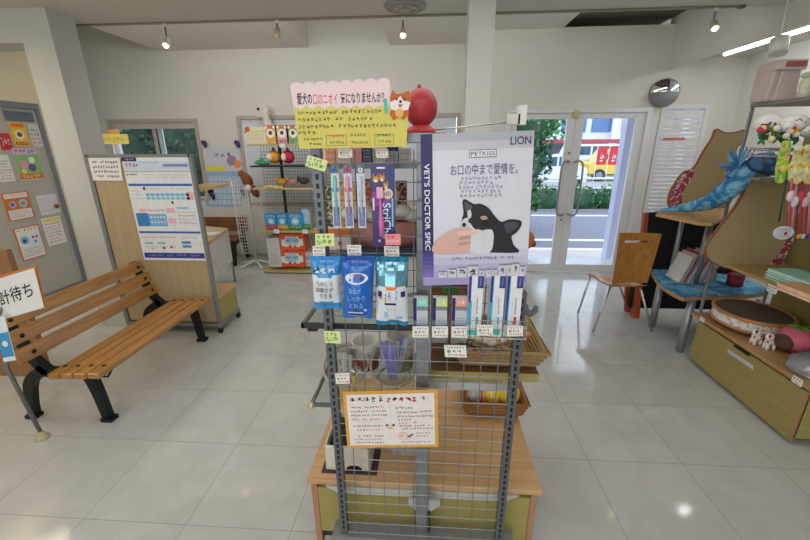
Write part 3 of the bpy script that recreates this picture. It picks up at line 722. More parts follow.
for k in range(2): p.rect(.07+k*.2, .81, .2+k*.2, .83, M('#7bd0c9', .6), 2)
for k in range(2): p.rect(.66, .80+k*.04, .8, .825+k*.04, M('#3f87cf', .6), 2)
p.scrib(.04, .75, .6, .77, REDINK, 2); p.scrib(.66, .75, .95, .77, FADE, 2); p.scrib(.04, .85, .55, .87, FADE, 2); p.disc(.18, .88, .02, cP, 2); p.disc(.36, .87, .02, PURPLE, 2); p.disc(.48, .86, .02, RED, 2)
p.rect(0.02, .92, .98, .975, M('#3d3f9c', .6)); p.scrib(.1, .935, .9, .96, LBLUE, 2)
tag(p.mb.build('poster'), 'large white and blue information poster pinned on the beige partition', 'poster')
p = Panel(q(88, 158), q(119.5, 158), q(92, 180.5), M('#f1efed', .7), thick=.002); 
for k in range(4): p.scrib(.1, .12+k*.21, .92, .24+k*.21, INK, 2, w=.22)
tag(p.mb.build('notice'), 'small white notice with black writing, top left of the partition', 'notice')
# yellow notice + things behind the partition on the sill
p = pxpanel((99, 134), (127, 134), (101, 144), M('#f0e37a', .7), Y=4.6, thick=.01); p.scrib(.1, .2, .9, .8, M('#e5c93a', .7), n=5)
root = thing('yellow_signboard', 'yellow card with orange tab standing behind the partition', 'sign', (at(113, 140, Y=4.6).x, 4.6, 0))
p.mb.build('card', root); p = pxpanel((108, 129.5), (119, 129.5), (108, 134), M('#ecab4c', .7), Y=4.6, thick=.01); p.mb.build('tab', root)
c = at(113, 144, Y=4.62); m = MB(); m.tube([(c.x, 4.62, 0), (c.x, 4.62, c.z)], .012, WHITE); m.box((c.x-.14, 4.5, 0), (c.x+.14, 4.74, .02), WHITE); m.build('stand', root)
# small table with paper front behind the partition unit
root = thing('counter_table', 'low counter with wooden top and speckled paper front, behind the partition', 'counter', (-2.3, 4.0, 0))
m = MB(); m.prism([at(199, 249, Z=.72), at(228, 228, Z=.72), at(204, 226, Z=.72), at(180, 240, Z=.72)], (0, 0, -.03), LWOOD); m.build('counter_top', root)
a = at(205, 249, Z=.69); b_ = at(228, 229.5, Z=.69)
p = Panel(a, b_, a-Vector((0, 0, .40)), M('#dcd7d0', .8), thick=.01); 
for k in range(60):
    random.seed(k+40); p.disc(random.random()*.95+.02, random.random()*.94+.03, .012, random.choice([M('#b98d8a', .7), M('#8a9a7e', .7), M('#a8a4a4', .7)]), 1, asp=1)
p.mb.build('paper_front', root)
for P_ in (at(202, 247, Z=.69), at(227, 230, Z=.69), at(186, 238, Z=.69)): m = MB(); m.tube([(P_.x-.02, P_.y+.04, 0), (P_.x-.02, P_.y+.04, .69)], .012, GREYM, 6); m.build('leg', root)
m = MB(); c = at(210, 234, Z=.73); m.box((c.x-.1, c.y-.08, .722), (c.x+.09, c.y+.08, .735), WHITE); tag(m.build('booklet'), 'white booklet lying on the low counter behind the partition', 'booklet')

# calendar with clips
cy = BACK-.006
p = pxpanel((205, 147), (243, 147), (205, 207), M('#d7dbe8', .6), Y=cy, thick=.004)
p.O = at(206, 148, Y=cy); 
p.rect(0, 0, 1, .34, M('#d5d3e2', .6)); p.scrib(.08, .08, .5, .16, M('#6f6fa8', .6), 2); p.disc(.68, .2, .13, M('#a88aa6', .6), 2); p.disc(.6, .1, .05, M('#8a7ab0', .6), 2); p.disc(.85, .26, .1, M('#e9a25a', .6), 3); p.rect(.0, .29, .5, .37, M('#e8e05c', .6), 2); p.rect(.0, .38, 1, .98, M('#9cc0e2', .6), 1)
for i in range(7):
    for j in range(5): p.rect(.08+i*.127, .46+j*.1, .08+i*.127+.1, .46+j*.1+.075, M('#cfe0f2', .6), 2); p.scrib(.1+i*.127, .47+j*.1, .15+i*.127, .50+j*.1, cB, 3, n=1)
tag(p.mb.build('wall_calendar'), 'blue and white calendar sheet held by navy clips on back wall', 'calendar')
for px, py, lab in ((204, 143, 'navy magnet clip at top left corner of the calendar'), (237, 143, 'navy magnet clip at top right corner of the calendar'), (212, 195, 'navy magnet clip at lower left of the calendar'), (243, 192, 'navy magnet clip at lower right of the calendar')):
    c = at(px, py, Y=cy-.02); m = MB(); m.ell(c, (.045, .02, .035), M('#26265a', .4), 10, 6, rot=Matrix.Rotation(.5, 3, 'Y')); m.ell(c+Vector((.02, -.015, -.03)), (.03, .015, .04), M('#30306a', .4), 10, 6); tag(m.build('magnet_clip'), lab, 'clip', 'navy clips on the back wall')
c = at(258, 109, Y=BACK-.01); m = MB(); m.ell(c, (.02, .012, .02), BLACK, 8, 5); tag(m.build('wall_hook'), 'small black hook on the wall left of the white wall fixture', 'hook')
# white wall fixture
c = at(269, 128, Y=5.5)
root = thing('wall_fan', 'white rounded neck fixture above the far display shelf', 'wall fixture', (c.x, 5.5, c.z-.1))
m = MB(); m.ring([(c+Vector((0, 0, -.1)), .10), (c+Vector((0, 0, .0)), .085), (c+Vector((-.02, 0, .1)), .05), (c+Vector((-.03, 0, .18)), .045), (c+Vector((-.01, 0, .24)), .05), (c+Vector((.01, 0, .28)), .03)], M('#dcd9cc', .45), 16); m.build('body', root)
m = MB(); m.ell(c+Vector((-.08, -.02, .15)), (.07, .05, .03), M('#dcd9cc', .45), 12, 8); m.tube([c+Vector((0, 0, .1)), c+Vector((0, .12, .1))], .02, WHITE); m.build('bracket', root)

# white wire spinner rack
c = at(257, 266, Z=0)
root = thing('wire_spinner_rack', 'white wire spinner rack on a cross foot before the back wall', 'display rack', (c.x, c.y, 0))
WW = M('#e4e4e2', .4)
m = MB()
for k in range(5):
    a_ = k*2*math.pi/5+.3; m.tube([(c.x, c.y, .09), (c.x+.28*math.cos(a_), c.y+.22*math.sin(a_), .02)], .016, WW, 6)
m.build('foot', root)
m = MB(); m.tube([(c.x, c.y, .05), (c.x, c.y, 1.35)], .014, WW, 8); m.build('pole', root)
m = MB()
for (xa, xb, yq) in ((-.19, -.02, -.02), (-.02, .16, .04)):
    for k in range(6): x = c.x+xa+(xb-xa)*k/5; m.tube([(x, c.y+yq, .18), (x, c.y+yq, 1.22)], .0035 if 0 < k < 5 else .009, WW, 4)
    for k in range(22): z = .2+k*.048; m.wire((c.x+xa, c.y+yq, z), (c.x+xb, c.y+yq, z), .0035, WW)
m.build('wire_grid', root)
c2 = at(247, 180, Y=5.0)
root = thing('hanging_plush', 'brown and white plush toy clinging to top of the wire spinner', 'plush toy', (c2.x, 5.0, c2.z-.15))
m = MB(); m.ell(c2, (.07, .06, .1), M('#8a5230', .8), 12, 8, rot=Matrix.Rotation(-.5, 3, 'Y')); m.ell(c2+Vector((.08, 0, -.14)), (.05, .05, .1), M('#7a4528', .8), 12, 8, rot=Matrix.Rotation(-.5, 3, 'Y')); m.ell(c2+Vector((.02, -.03, -.1)), (.045, .04, .05), M('#e8e2da', .8), 10, 6); m.build('body', root)
m = MB(); m.ell(c2+Vector((-.06, 0, .08)), (.05, .04, .05), M('#9a5a30', .8), 12, 8); m.build('head', root)

# far display shelf
SY = 4.95; sx0 = at(268, 270, Y=SY).x; sx1 = -1.25
def fz(py, px=290, Y=SY): return at(px, py, Y=Y).z
root = thing('far_display_shelf', 'grey metal display shelf with mesh back against the back wall', 'display shelf', ((sx0+sx1)/2, SY+.2, 0))
m = MB(); 
for x in (sx0+.28, sx1): m.box((x-.015, SY+.16, 0), (x+.015, SY+.2, fz(128)), DARKM)
m.build('upright', root)
m = MB()
for k in range(26): x = sx0+.02+k*(sx1-sx0)/26; m.wire((x, SY+.19, .15), (x, SY+.19, fz(130)), .003, GREYM)
for k in range(34): z = .2+k*.042; m.wire((sx0, SY+.19, z), (sx1, SY+.19, z), .003, GREYM)
m.build('mesh_back', root)
for zz_, dm in ((fz(144), M('#b9a878', .5)), (fz(165), DARKM), (fz(187), M('#c9b184', .5)), (fz(229), M('#bfae6a', .5)), (fz(268), M('#bfae6a', .5))):
    m = MB(); m.box((sx0, SY-.15, zz_-.02), (sx1, SY+.17, zz_), dm); m.build('shelf_board', root)
m = MB(); m.box((sx0, SY-.14, .02), (sx1, SY+.17, fz(268)-.02), DARKM); m.build('plinth', root)
def pack(name, px0, px1, py0, py1, Y, col, label, cat, grp, deco=None, th=.05):
    a = at(px0, py1, Y=Y); b_ = at(px1, py0, Y=Y)
    p = Panel((a.x, Y, b_.z), (b_.x, Y, b_.z), (a.x, Y, a.z), col, thick=th)
    if deco: deco(p)
    return tag(p.mb.build(name, None, 0), label, cat, grp)
def dk(c2, c3):
    def f(p): p.rect(.0, 0, 1, .2, c3); p.disc(.5, .45, .32, PAPER, 2, asp=p.U.length/p.V.length); p.disc(.5, .42, .15, BROWN, 3, asp=p.U.length/p.V.length); p.rect(0, .8, 1, 1, c2, 2); p.scrib(.1, .84, .9, .96, PAPER, 3, n=4); p.disc(.2, .12, .1, PAPER, 3); p.disc(.8, .12, .1, PAPER, 3)
    return f
for k, (px0, c1, c2_, nm) in enumerate(((265, '#d8b23c', M('#d8a43c', .6), 'yellow'), (276.5, '#e0b0b4', M('#c96a74', .6), 'pink'), (287.5, '#7fae78', M('#5a9a5a', .6), 'green'))):
    pack('treat_bag', px0, px0+11, 125, 143.5, SY-.05, M(c1, .5), '%s treat bag on the top tier of the far shelf' % nm, 'treat bag', 'treat bags on far shelf top', dk(c2_, M('#c8743c', .6)))
pack('treat_bag', 298.5, 310, 125, 143.5, SY-.05, M('#9bb7a0', .5), 'pale green treat bag partly behind the handwritten yellow sign', 'treat bag', 'treat bags on far shelf top', dk(YEL, ORANGE))
def dkb(p): p.rect(.0, .18, .95, .3, M('#d9d070', .6)); p.disc(.15, .12, .12, M('#c8583c', .6), 2); p.disc(.04, .3, .05, M('#c8583c', .6), 2); p.scrib(.15, .4, .9, .5, FADE, 2); p.scrib(.15, .6, .9, .7, FADE, 2)
pack('shelf_banner_card', 246, 265, 127, 144, SY-.06, M('#ddd3bd', .7), 'pale card with orange fox tail drawing left of treat bags', 'card', None, dkb, .004)
def ballthing(px, py, r, col, label):
    c = at(px, py, Y=SY-.03)
    root = thing('round_toy', label, 'toy', (c.x, c.y, c.z-r), 'round toys on far shelf')
    m = MB(); m.ell(c, r, col, 16, 10); m.build('body', root)
    m = MB(); m.ell(c+Vector((-.03, -r*.8, 0)), (r*.45, r*.35, r*.6), M('#efe3d3', .7), 10, 8); m.build('face_patch', root)
    m = MB(); m.ell(c+Vector((0, 0, r)), (.02, .02, .04), BROWN, 8, 6); m.build('loop', root)
ballthing(274, 157, .082, M('#e0a52f', .6), 'round yellow plush toy on the far shelf')
ballthing(288, 157, .082, M('#c8284f', .6), 'round crimson plush toy on the far shelf')
c = at(262, 163, Y=SY-.1); m = MB(); m.ring([(c+Vector((-.09, 0, 0)), .01), (c+Vector((-.06, 0, .01)), .025), (c, .03), (c+Vector((.06, 0, 0)), .025), (c+Vector((.1, 0, 0)), .01)], M('#3f9a6a', .6), 8); m.ell(c+Vector((-.0, 0, .05)), (.03, .03, .03), M('#5fb080', .6), 8, 6); tag(m.build('rubber_toy'), 'green rubber toy left of the round yellow plush toy', 'toy')
for px, py, col, lab in ((282, 181, '#d09a30', 'mustard plush toy on third tier of far shelf'), (293, 181, '#c08a80', 'dusty pink plush toy on third tier of far shelf'), (304, 180, '#4a3f44', 'dark plush toy on third tier near the slotted post')):
    c = at(px, py, Y=SY-.03); m = MB(); m.ell(c+Vector((0, 0, -.01)), (.07, .05, .045), M(col, .8), 12, 8); m.ell(c+Vector((-.06, -.02, .02)), (.03, .03, .03), M(col, .8), 10, 6); tag(m.build('plush_toy'), lab, 'plush toy')
c = at(270, 187, Y=SY-.16)
m = MB(); 
for k in range(7): m.ell(c+Vector((-.06+k*.035, 0, .01*math.sin(k))), (.02, .015, .018), (YEL, M('#d8cbb6', .7))[k % 2], 8, 6)
tag(m.build('rope_toy'), 'yellow and beige rope toy at shelf edge below green toy', 'toy')
def dblue(c2):
    def f(p): p.rect(0, .75, 1, 1, c2); p.scrib(.12, .1, .88, .25, PAPER, 2, n=4); p.disc(.5, .5, .26, M('#9ed6f0', .6), 2, asp=p.U.length/p.V.length); p.disc(.5, .52, .12, PAPER, 3, asp=p.U.length/p.V.length); p.scrib(.15, .82, .85, .93, PAPER, 2, n=4)
    return f
for k, (a_, b2, c_, nm) in enumerate(((266, 276, '#c8307a', 'magenta'), (277, 287.5, '#d8a828', 'yellow'), (288.5, 302, '#3f9a5a', 'green'))):
    pack('pet_food_pack', a_, b2, 213.5, 228.8, SY-.08, M('#3a9ad6', .5), 'blue pet pack with %s bottom band on the far shelf' % nm, 'pack', 'blue packs on far shelf', dblue(M(c_, .6)))
pack('pet_food_pack', 303, 309, 209.5, 228.8, SY-.04, M('#a9cbe6', .5), 'tall pale blue pack right of the three blue packs', 'pack', None, dblue(M('#3f9a5a', .6)))
def dor(p):
    p.rect(.05, .15, .95, .8, PAPER, 1)
    for (u, v) in ((.12, .2), (.88, .15), (.9, .85), (.1, .9)): p.disc(u, v, .11, M('#e8622c', .6), 2)
    p.disc(.48, .42, .3, M('#b8d6ee', .6), 2, asp=1); p.scrib(.25, .32, .75, .52, M('#2d4f8a', .6), 3, n=7, w=.22); p.disc(.4, .78, .06, RED, 3); p.disc(.6, .78, .06, ORANGE, 3)
for k, (y0, y1) in enumerate(((234, 250), (251, 266.5))):
    pack('pet_sheet_box', 281, 303.5, y0, y1, SY-.08, M('#e9683a', .5), 'orange and white box, %s of the two stacked on far shelf' % ('upper' if k == 0 else 'lower'), 'box', 'orange boxes on far shelf', dor, .2)
pack('pet_sheet_box', 304, 314, 252, 266.5, SY-.02, M('#e3d6cf', .5), 'white and red box right of the lower orange box', 'box', None, dor, .2)
def dwh(p):
    for k in range(7): p.scrib(.2, .08+k*.12, .8, .14+k*.12, FADE, 2, n=3)
pack('tall_white_box', 269.5, 278.5, 238, 266.8, SY-.1, M('#d9d6da', .6), 'tall white box at the left end of far shelf bottom tier', 'box', None, dwh, .2)
m = MB(); a = at(270, 238, Y=SY-.05); b_ = at(281, 266, Y=SY-.05); m.box((a.x-.02, SY+.105, b_.z), (b_.x, SY+.155, a.z+.03), BLACK); tag(m.build('black_box'), 'black box behind the tall white box on far shelf', 'box')
# price cards on the far shelf
for k, (px, py) in enumerate(((276.5, 231.5), (305, 231.5), (282, 145.5))):
    pack('price_card', px-2.5, px+2.5, py-2, py+2, SY-.157, PAPER, ('white price card under the blue packs at left', 'white price card under the tall pale blue pack', 'white price card under the pink treat bag')[k], 'price card', 'price cards on far shelf', lambda p: p.scrib(.15, .3, .85, .7, FADE, 2, n=3), .003)

# ================================================================== CENTRE DISPLAY RACK
RY = 1.04; CF = 1.10; CZ = .445
def rk(px, py, Y=RY): return at(px, py, Y=Y)
root = rack = thing('display_rack', 'central mesh-backed display rack with wooden drawer base and slotted posts', 'display rack', (0, 1.2, 0))
xl = rk(307, 485, CF).x; xr = rk(543, 487, CF).x
m = MB(); m.box((xl, CF, CZ-.022), (xr, 1.78, CZ), wood('#c0976a', '#d2ab7c', 'X', 4, .38, .25)); m.build('cabinet_top', root, .003)
SIDE = wood('#a8785a', '#b98a6a', 'Z', 4, .5, .1)
for (a, b_) in ((xl+.012, xl+.035), (xr-.035, xr-.012)): m = MB(); m.box((a, CF+.01, .09), (b_, 1.76, CZ-.022), SIDE); m.build('side_panel', root)
ux0 = rk(416.5, 300, 1.08).x; ux1 = rk(430, 300, 1.08).x
OL = wood('#a09250', '#aa9d5c', 'X', 3, .5, .1)
for (a, b_) in ((xl+.036, ux0-.004), (ux1+.01, xr-.036)):
    m = MB(); m.box((a, CF+.012, .17), (b_, CF+.03, CZ-.05), OL); m.build('back_panel', root)
m = MB(); m.box((xl+.03, CF+.03, .12), (xr-.03, 1.7, .165), M('#3f3228', .7)); m.build('base_board', root)
for x in (xl+.08, xr-.08):
    for y in (CF+.08, 1.66): m = MB(); m.ring([((x-.012, y, .045), .045), ((x+.012, y, .045), .045)], BLACK, 14, smooth=False); m.box((x-.01, y-.01, .05), (x+.01, y+.01, .12), STEEL); m.build('caster', root)
m = MB(); a = rk(326, 488, CF).x; b_ = rk(520, 488, CF).x; z1 = CZ-.024
m.prism([(a, CF-.005, z1), (b_, CF-.005, z1), (b_-.05, CF-.005, z1-.03), (a+.05, CF-.005, z1-.03)], (0, .012, 0), M('#c9cac3', .4, .2)); m.build('support_rail', root)
m = MB(); c = rk(423.5, 494, CF-.03); m.prism([(c.x-.055, CF-.035, CZ-.03), (c.x+.06, CF-.035, CZ-.03), (c.x+.06, CF-.035, CZ-.055), (c.x+.03, CF-.035, CZ-.085), (c.x-.03, CF-.035, CZ-.085), (c.x-.055, CF-.035, CZ-.055)], (0, .01, 0), M('#bdbfbb', .4, .3)); m.build('bracket', root)
ztop = rk(420, 133, 1.08).z
m = MB(); m.box((ux0, 1.055, .14), (ux1, 1.095, ztop), GALV); m.box((ux1, 1.06, .14), (ux1+.012, 1.09, CZ-.08), BLACK); m.build('upright', root, .002)
m = MB(); m.box((rk(398, 132, 1.06).x, 1.05, ztop-.025), (rk(445, 132, 1.06).x, 1.2, ztop), GALV); m.build('top_rail', root, .002)
# slotted posts
lpx = rk(312, 161).x+.012; rpx = rk(510, 420).x; zb = .26; zt = rk(312, 146).z
zr_ = rk(518, 292).z; xe_ = rk(527, 250).x-.02
for x, zt_ in ((lpx, zt), (rpx, zr_)):
    m = MB(); m.box((x-.013, RY-.006, zb), (x+.013, RY+.02, zt_), M('#6b6f73', .4, .5))
    k = 0; z = zb+.03
    while z < zt_-.02: m.box((x-.004, RY-.0075, z), (x+.004, RY-.005, z+.014), BLACK); z += .025
    m.build('slotted_post', root, 0)
WIREM = M('#8b8d90', .5, .5, var=.05)
m = MB(); n_ = int((rpx-lpx)/.05)
for k in range(n_+1): x = lpx+k*(rpx-lpx)/n_; m.wire((x, RY-.001, zb), (x, RY-.001, zt-.01 if x < xe_ else zr_), .0017, WIREM)
z = zb+.01
while z < zt: m.wire((lpx-.01, RY-.003, z), (rpx+.01 if z < zr_ else xe_, RY-.003, z), .0017, WIREM); z += .0495
m.build('wire_grid', root)
m = MB(); m.box((rk(333, 535).x, RY-.02, zb-.03), (rk(515, 535).x, RY+.05, zb+.002), GREYM); m.build('base_bar', root, .002)
# wooden shelf right half, glass shelves left half
SZ = rk(480, 372, 1.14).z
m = MB(); m.box((ux1+.005, 1.14, SZ-.03), (rk(539, 373, 1.14).x, 1.52, SZ), wood('#6a4c2c', '#7e5e3a', 'X', 4, .5, .1)); m.box((ux1+.005, 1.137, SZ-.031), (rk(539, 373, 1.14).x, 1.1405, SZ), OL); m.build('wooden_shelf', root)
m = MB(); m.box((ux1, 1.12, SZ-.06), (rpx+.02, 1.135, SZ-.032), M('#b5bab8', .4, .3)); m.build('shelf_bracket', root)
GZ = rk(360, 324, 1.06).z
GG = glassmat('#f2f8f5', .12)
gx0 = rk(303, 327, 1.05).x
o = None
m = MB(); m.box((gx0, 1.05, GZ-.004), (ux0, 1.32, GZ+.002), GG); o = m.build('glass_shelf', root)
m = MB(); m.box((gx0-.004, 1.045, GZ-.012), (ux0, 1.053, GZ+.005), DARKM); m.box((gx0-.004, 1.045, GZ-.012), (gx0+.004, 1.32, GZ+.004), M('#6b7a75', .3, .3)); m.box((gx0, 1.315, GZ-.01), (ux0, 1.325, GZ+.004), M('#8aa098', .3, .2)); m.box((gx0+.01, 1.06, GZ-.03), (gx0+.04, 1.09, GZ-.012), BLACK); m.build('shelf_frame', o)
LZ = rk(326, 404, 1.06).z; lx0 = rk(312, 404, 1.06).x
m = MB(); m.box((lx0, 1.06, LZ-.004), (ux0, 1.36, LZ+.002), GG); o = m.build('glass_shelf', root)
m = MB(); m.tube([(lx0, 1.055, LZ), (lx0, 1.36, LZ+.002)], .007, M('#6d6f70', .3, .6)); m.ell((lx0, 1.055, LZ-.004), (.012, .012, .012), M('#c9b890', .3, .5), 8, 6); m.box((lx0, 1.053, LZ-.008), (lpx, 1.062, LZ+.004), M('#5d7068', .3, .3)); m.build('shelf_frame', o)
# far side shelves of the upper part
UZ1 = rk(360, 163, 1.16).z; UZ2 = rk(360, 249, 1.16).z
for k, z in enumerate((UZ1, UZ2)):
    m = MB(); m.box((lpx+.03, 1.13, z-.015), (.27, 1.42, z), M('#7d8288', .4, .4) if k == 0 else M('#42566e', .5)); m.build('metal_shelf', root)

def txtpack(corner_px, Y): pass
# --- things standing on the far side shelves
def pbox(name, px0, px1, py0, py1, Y, D, mat, label, cat='box', group=None, deco=None, zbase=None):
    a = at(px0, py1, Y=Y); b_ = at(px1, py0, Y=Y); zb_ = a.z if zbase is None else zbase
    m = MB(); m.box((a.x, Y, zb_), (b_.x, Y+D, b_.z), mat)
    p = Panel((a.x, Y, b_.z), (b_.x, Y, b_.z), (a.x, Y, zb_), mat, mb=m, base=False)
    if deco: deco(p)
    return tag(m.build(name), label, cat, group)
def dlines(c1=INK, c2=REDINK, n=4, c3=None):
    def f(p):
        if c3: p.rect(0, 0, 1, .3, c3)
        for k in range(n): p.scrib(.1, .1+k*.85/n, .9, .1+(k+.6)*.85/n, c2 if k % 2 else c1, 2)
    return f
PW = M('#e4e1dc', .6)
for k, (a_, b2, y0, c_, dd, lab) in enumerate((
    (315, 325, 146, '#e9d8d0', dlines(FADE, ORANGE), 'white box with pale print, leftmost on the rack top shelf'),
    (326, 337, 146, '#e8a37c', dlines(PAPER, ORANGE), 'orange box on rack top shelf under the yellow sign'),
    (338, 350, 147, '#e8e4de', dlines(INK, RED), 'white box beside the orange box on rack top shelf'),
    (351.5, 361, 146, '#e8a5ae', None, 'plain pink box on the rack top shelf'),
    (363, 371, 148, '#555a66', dlines(PAPER, LBLUE), 'dark narrow box right of the plain pink box'),
    (373, 386, 147, '#e6e3dd', dlines(INK, REDINK), 'white box with red print above the purple toothbrush pack'),
    (387, 398, 146, '#b9c0cc', dlines(NAVY, FADE, c3=NAVY), 'grey box with navy top on rack top shelf'),
    (399, 410, 148, '#e2ddd6', dlines(FADE, BROWN), 'white box at the right end of rack top shelf'))):
    pbox('product_box', a_, b2, y0, 160, 1.17, .12, M(c_, .6), lab, 'box', 'boxes on rack top shelf', dd, UZ1)
# row hanging/standing behind the toothbrushes
for k, (a_, b2, y0, c_, lab) in enumerate((
    (322, 333, 186, '#2f4a36', 'dark green pack behind the first toothbrush pack'),
    (335, 347, 182, '#c9973e', 'ochre patterned pack behind the toothbrush packs'),
    (348, 359, 186, '#dba23c', 'golden yellow pack behind the third toothbrush pack'),
    (361, 370, 180, '#c8562c', 'orange red pack left of the purple toothbrush pack'),
    (396, 406, 182, '#7a2a2e', 'dark red pack right of the purple toothbrush pack'))):
    pbox('treat_pack', a_, b2, y0, 215, 1.30, .05, blotch(c_, '#d8c8a0', 40, .5, .6), lab, 'pack', None, None, UZ2)
a = rk(383, 232, 1.2)
m = MB(); R_ = .088
m.lathe((a.x+.0, 1.23, UZ2), [(.001, .0), (R_, .0), (R_*1.12, .03), (R_*1.1, .075), (R_*.9, .082), (R_*.75, .06), (.001, .05)], M('#c48a7c', .85, bump=.3), 28, 1.25, .62)
tag(m.build('pet_bed'), 'dusty pink round pet bed behind the wire grid', 'pet bed')
m = MB()
for k in range(6): m.ell((a.x-.10+k*.04, 1.2+.008*(k % 2), UZ2+.105+.01*math.sin(k*2)), (.035, .025, .022), M('#dcd6ce', .9), 10, 6)
tag(m.build('rolled_blanket'), 'cream rolled blanket lying on top of the pink pet bed', 'blanket')
pbox('flat_pack', 316, 350, 229, 247, 1.15, .03, M('#d9d2c8', .6), 'white pack with orange stripe low behind the wire grid', 'pack', None, lambda p: (p.rect(0, .0, 1, .3, ORANGE), p.rect(0, .32, 1, .38, BLUE), p.disc(.4, .65, .08, BROWN, 2, asp=2), p.disc(.7, .7, .06, RED, 2, asp=2)), UZ2)

# --- handwritten yellow sign
YS = 1.0
def ypx(px, py): return at(px, py, Y=YS)
def uv(px, py): return ((px-291-(py-80)*.10)/115.3, (py-80+(px-291)*.03)/69)
p = Panel(ypx(291, 80), ypx(409, 76.5), ypx(298, 149), PAPER, base=False)
YM = M('#dccf6c', .7, var=.02)
def pslab(pts, mat, l0=0, th=.0012):
    P_ = [p.p(*uv(*q_), l0) for q_ in pts]; p.mb.prism(P_[::-1], p.n*-th*-1, mat)
zig = []
for k in range(19): zig.append((294+k*6.2, (108.5 if k % 2 else 105)-k*.12))
pslab([(294, 108)]+zig+[(408, 100), (409, 145), (299, 148.5)], YM)
sc_ = [(294, 110)]
for k in range(8):
    cx, cy_ = 296.5+k*12.2, 86.3-k*.62
    for j in range(7): t_a = math.pi*(1-j/6); sc_.append((cx+6.1*math.cos(t_a), cy_-4.2*math.sin(t_a)))
sc_ += [(389.5, 97), (388, 104)]+[(x, y+.0) for x, y in zig[:16][::-1]]
p2 = [uv(*q_) for q_ in sc_]; p.poly(p2, LPINK, 2)
p.text('愛犬の', *uv(296.5, 92.5), *uv(312.6, 103.5), INK, 4, bold=True)
p.text('口のニオイ', *uv(313, 93.5), *uv(338, 103), REDINK, 4)
p.text('気になりませんか？', *uv(340, 92), *uv(384, 101.5), INK, 4, bold=True)
for (x0, x1, y) in ((297, 383, 110), (298, 374, 116.8), (298, 398, 124), (298, 318, 130)):
    u0, v0 = uv(x0, y); u1, v1 = uv(x1, y+4); p.scrib(u0, v0, u1, v0+.062, INK, 3, w=.11)
for (x0, x1, y, c_) in ((304, 324, 137, INK), (330, 346, 134, REDINK), (331, 346, 140, INK), (352, 368, 132.5, INK), (353, 371, 140, INK), (378, 393, 132.5, INK), (380, 394, 138.5, INK), (310, 323, 142, INK)):
    u0, v0 = uv(x0, y); u1, _ = uv(x1, y); p.scrib(u0, v0, u1, v0+.045, c_, 3, w=.13)
def boxline(x0, y0, x1, y1, mat):
    u0, v0 = uv(x0, y0); u1, v1 = uv(x1, y1); t = .004
    p.rect(u0, v0, u1, v0+t*1.5, mat, 3); p.rect(u0, v1, u1, v1+t*1.5, mat, 3); p.rect(u0, v0, u0+t, v1, mat, 3); p.rect(u1, v0, u1+t, v1, mat, 3)
boxline(326.5, 134, 348, 144, GREEN); boxline(376, 132.5, 396, 143, GREEN); boxline(350.5, 131.5, 372, 144, M('#e9b45c', .7))
# cut-out dog drawing
dm = M('#c8692f', .7); dl = M('#e58f3c', .7)
p.poly([uv(*q_) for q_ in ((389, 97), (391, 89), (395, 93), (401, 92.5), (407, 89.5), (409.5, 97), (409, 104), (391, 104))][::-1], dm, 6)
p.poly([uv(*q_) for q_ in ((389.5, 101), (396, 98), (399.5, 95), (402, 99), (409.5, 101), (408, 108), (400, 110), (391, 108))][::-1], PAPER, 7)
p.poly([uv(*q_) for q_ in ((391, 106), (408, 106), (409, 113), (404, 118), (400, 115), (394, 118.5), (390, 113))][::-1], dm, 6)
p.disc(*uv(399.5, 111.5), .035, M('#e8b95c', .7), 8); p.disc(*uv(396, 98), .008, INK, 9); p.disc(*uv(403.5, 98), .008, INK, 9); p.disc(*uv(399.8, 100.3), .011, INK, 9); p.poly([uv(*q_) for q_ in ((397.5, 103), (402.5, 103), (400.5, 106), (399, 106))][::-1], REDINK, 9)
p.poly([uv(*q_) for q_ in ((383, 98), (386, 97), (388, 111), (385, 112))][::-1], TEAL, 6)
tag(p.mb.build('handwritten_sign'), 'large pink and yellow handwritten sign with dog cut-out atop the rack', 'sign')

# red ball toy on foot
c = at(421, 108, Y=1.12); rb = (at(437, 108, Y=1.12).x-at(404, 108, Y=1.12).x)/2
zf = ztop
root = thing('red_ball_toy', 'big red rubber ball toy on a small foot atop the rack', 'toy', (c.x, 1.12, zf))
RB = M('#b5323c', .45, coat=.1, var=.04)
m = MB(); m.ell(c, (rb, rb, rb*1.12), RB, 24, 16); m.ell(c+Vector((-.005, 0, rb*1.12)), (.006, .006, .01), RB, 8, 6); m.build('ball', root)
m = MB(); m.lathe((c.x, 1.12, zf), [(.001, .0), (.042, .0), (.038, .012), (.02, .022), (.016, c.z-rb-zf+.02)], M('#d0434a', .4), 20); m.build('foot', root)

# tags
TAGW = M('#f1efe9', .65); GTAG = M('#dfe9a0', .65)
def ptag(tl, tr, bl, mat, label, Y=1.0, deco=None, name='price_tag', cat='price tag', group=None):
    p_ = pxpanel(tl, tr, bl, mat, Y=Y, thick=.001)
    if deco: deco(p_)
    else:
        TI = M('#5a545c', .7); p_.scrib(.08, .1, .92, .28, TI, 2, w=.18); p_.disc(.2, .5, .09, M('#a88a5a', .6), 2); p_.scrib(.34, .38, .8, .62, TI, 2, w=.16); p_.scrib(.12, .72, .6, .88, TI, 2, w=.16); p_.scrib(.6, .70, .95, .9, REDINK, 2, w=.2)
    return tag(p_.mb.build(name), label, cat, group)
def dgreen(p_): p_.scrib(.1, .1, .8, .36, INK, 2, w=.12); p_.scrib(.1, .45, .92, .85, GREEN, 2, w=.2)
ptag((308, 155), (328, 161), (305, 166), GTAG, 'green tilted handwritten tag at top left of the rack', deco=dgreen, Y=.985)
ptag((315, 234), (334, 233.5), (315.5, 246.5), GTAG, 'green handwritten tag above the left wipes bag', deco=dgreen, Y=.99)
ptag((324, 331), (340, 331.5), (325, 343), GTAG, 'green handwritten tag below the glass shelf', deco=dgreen, Y=1.0)
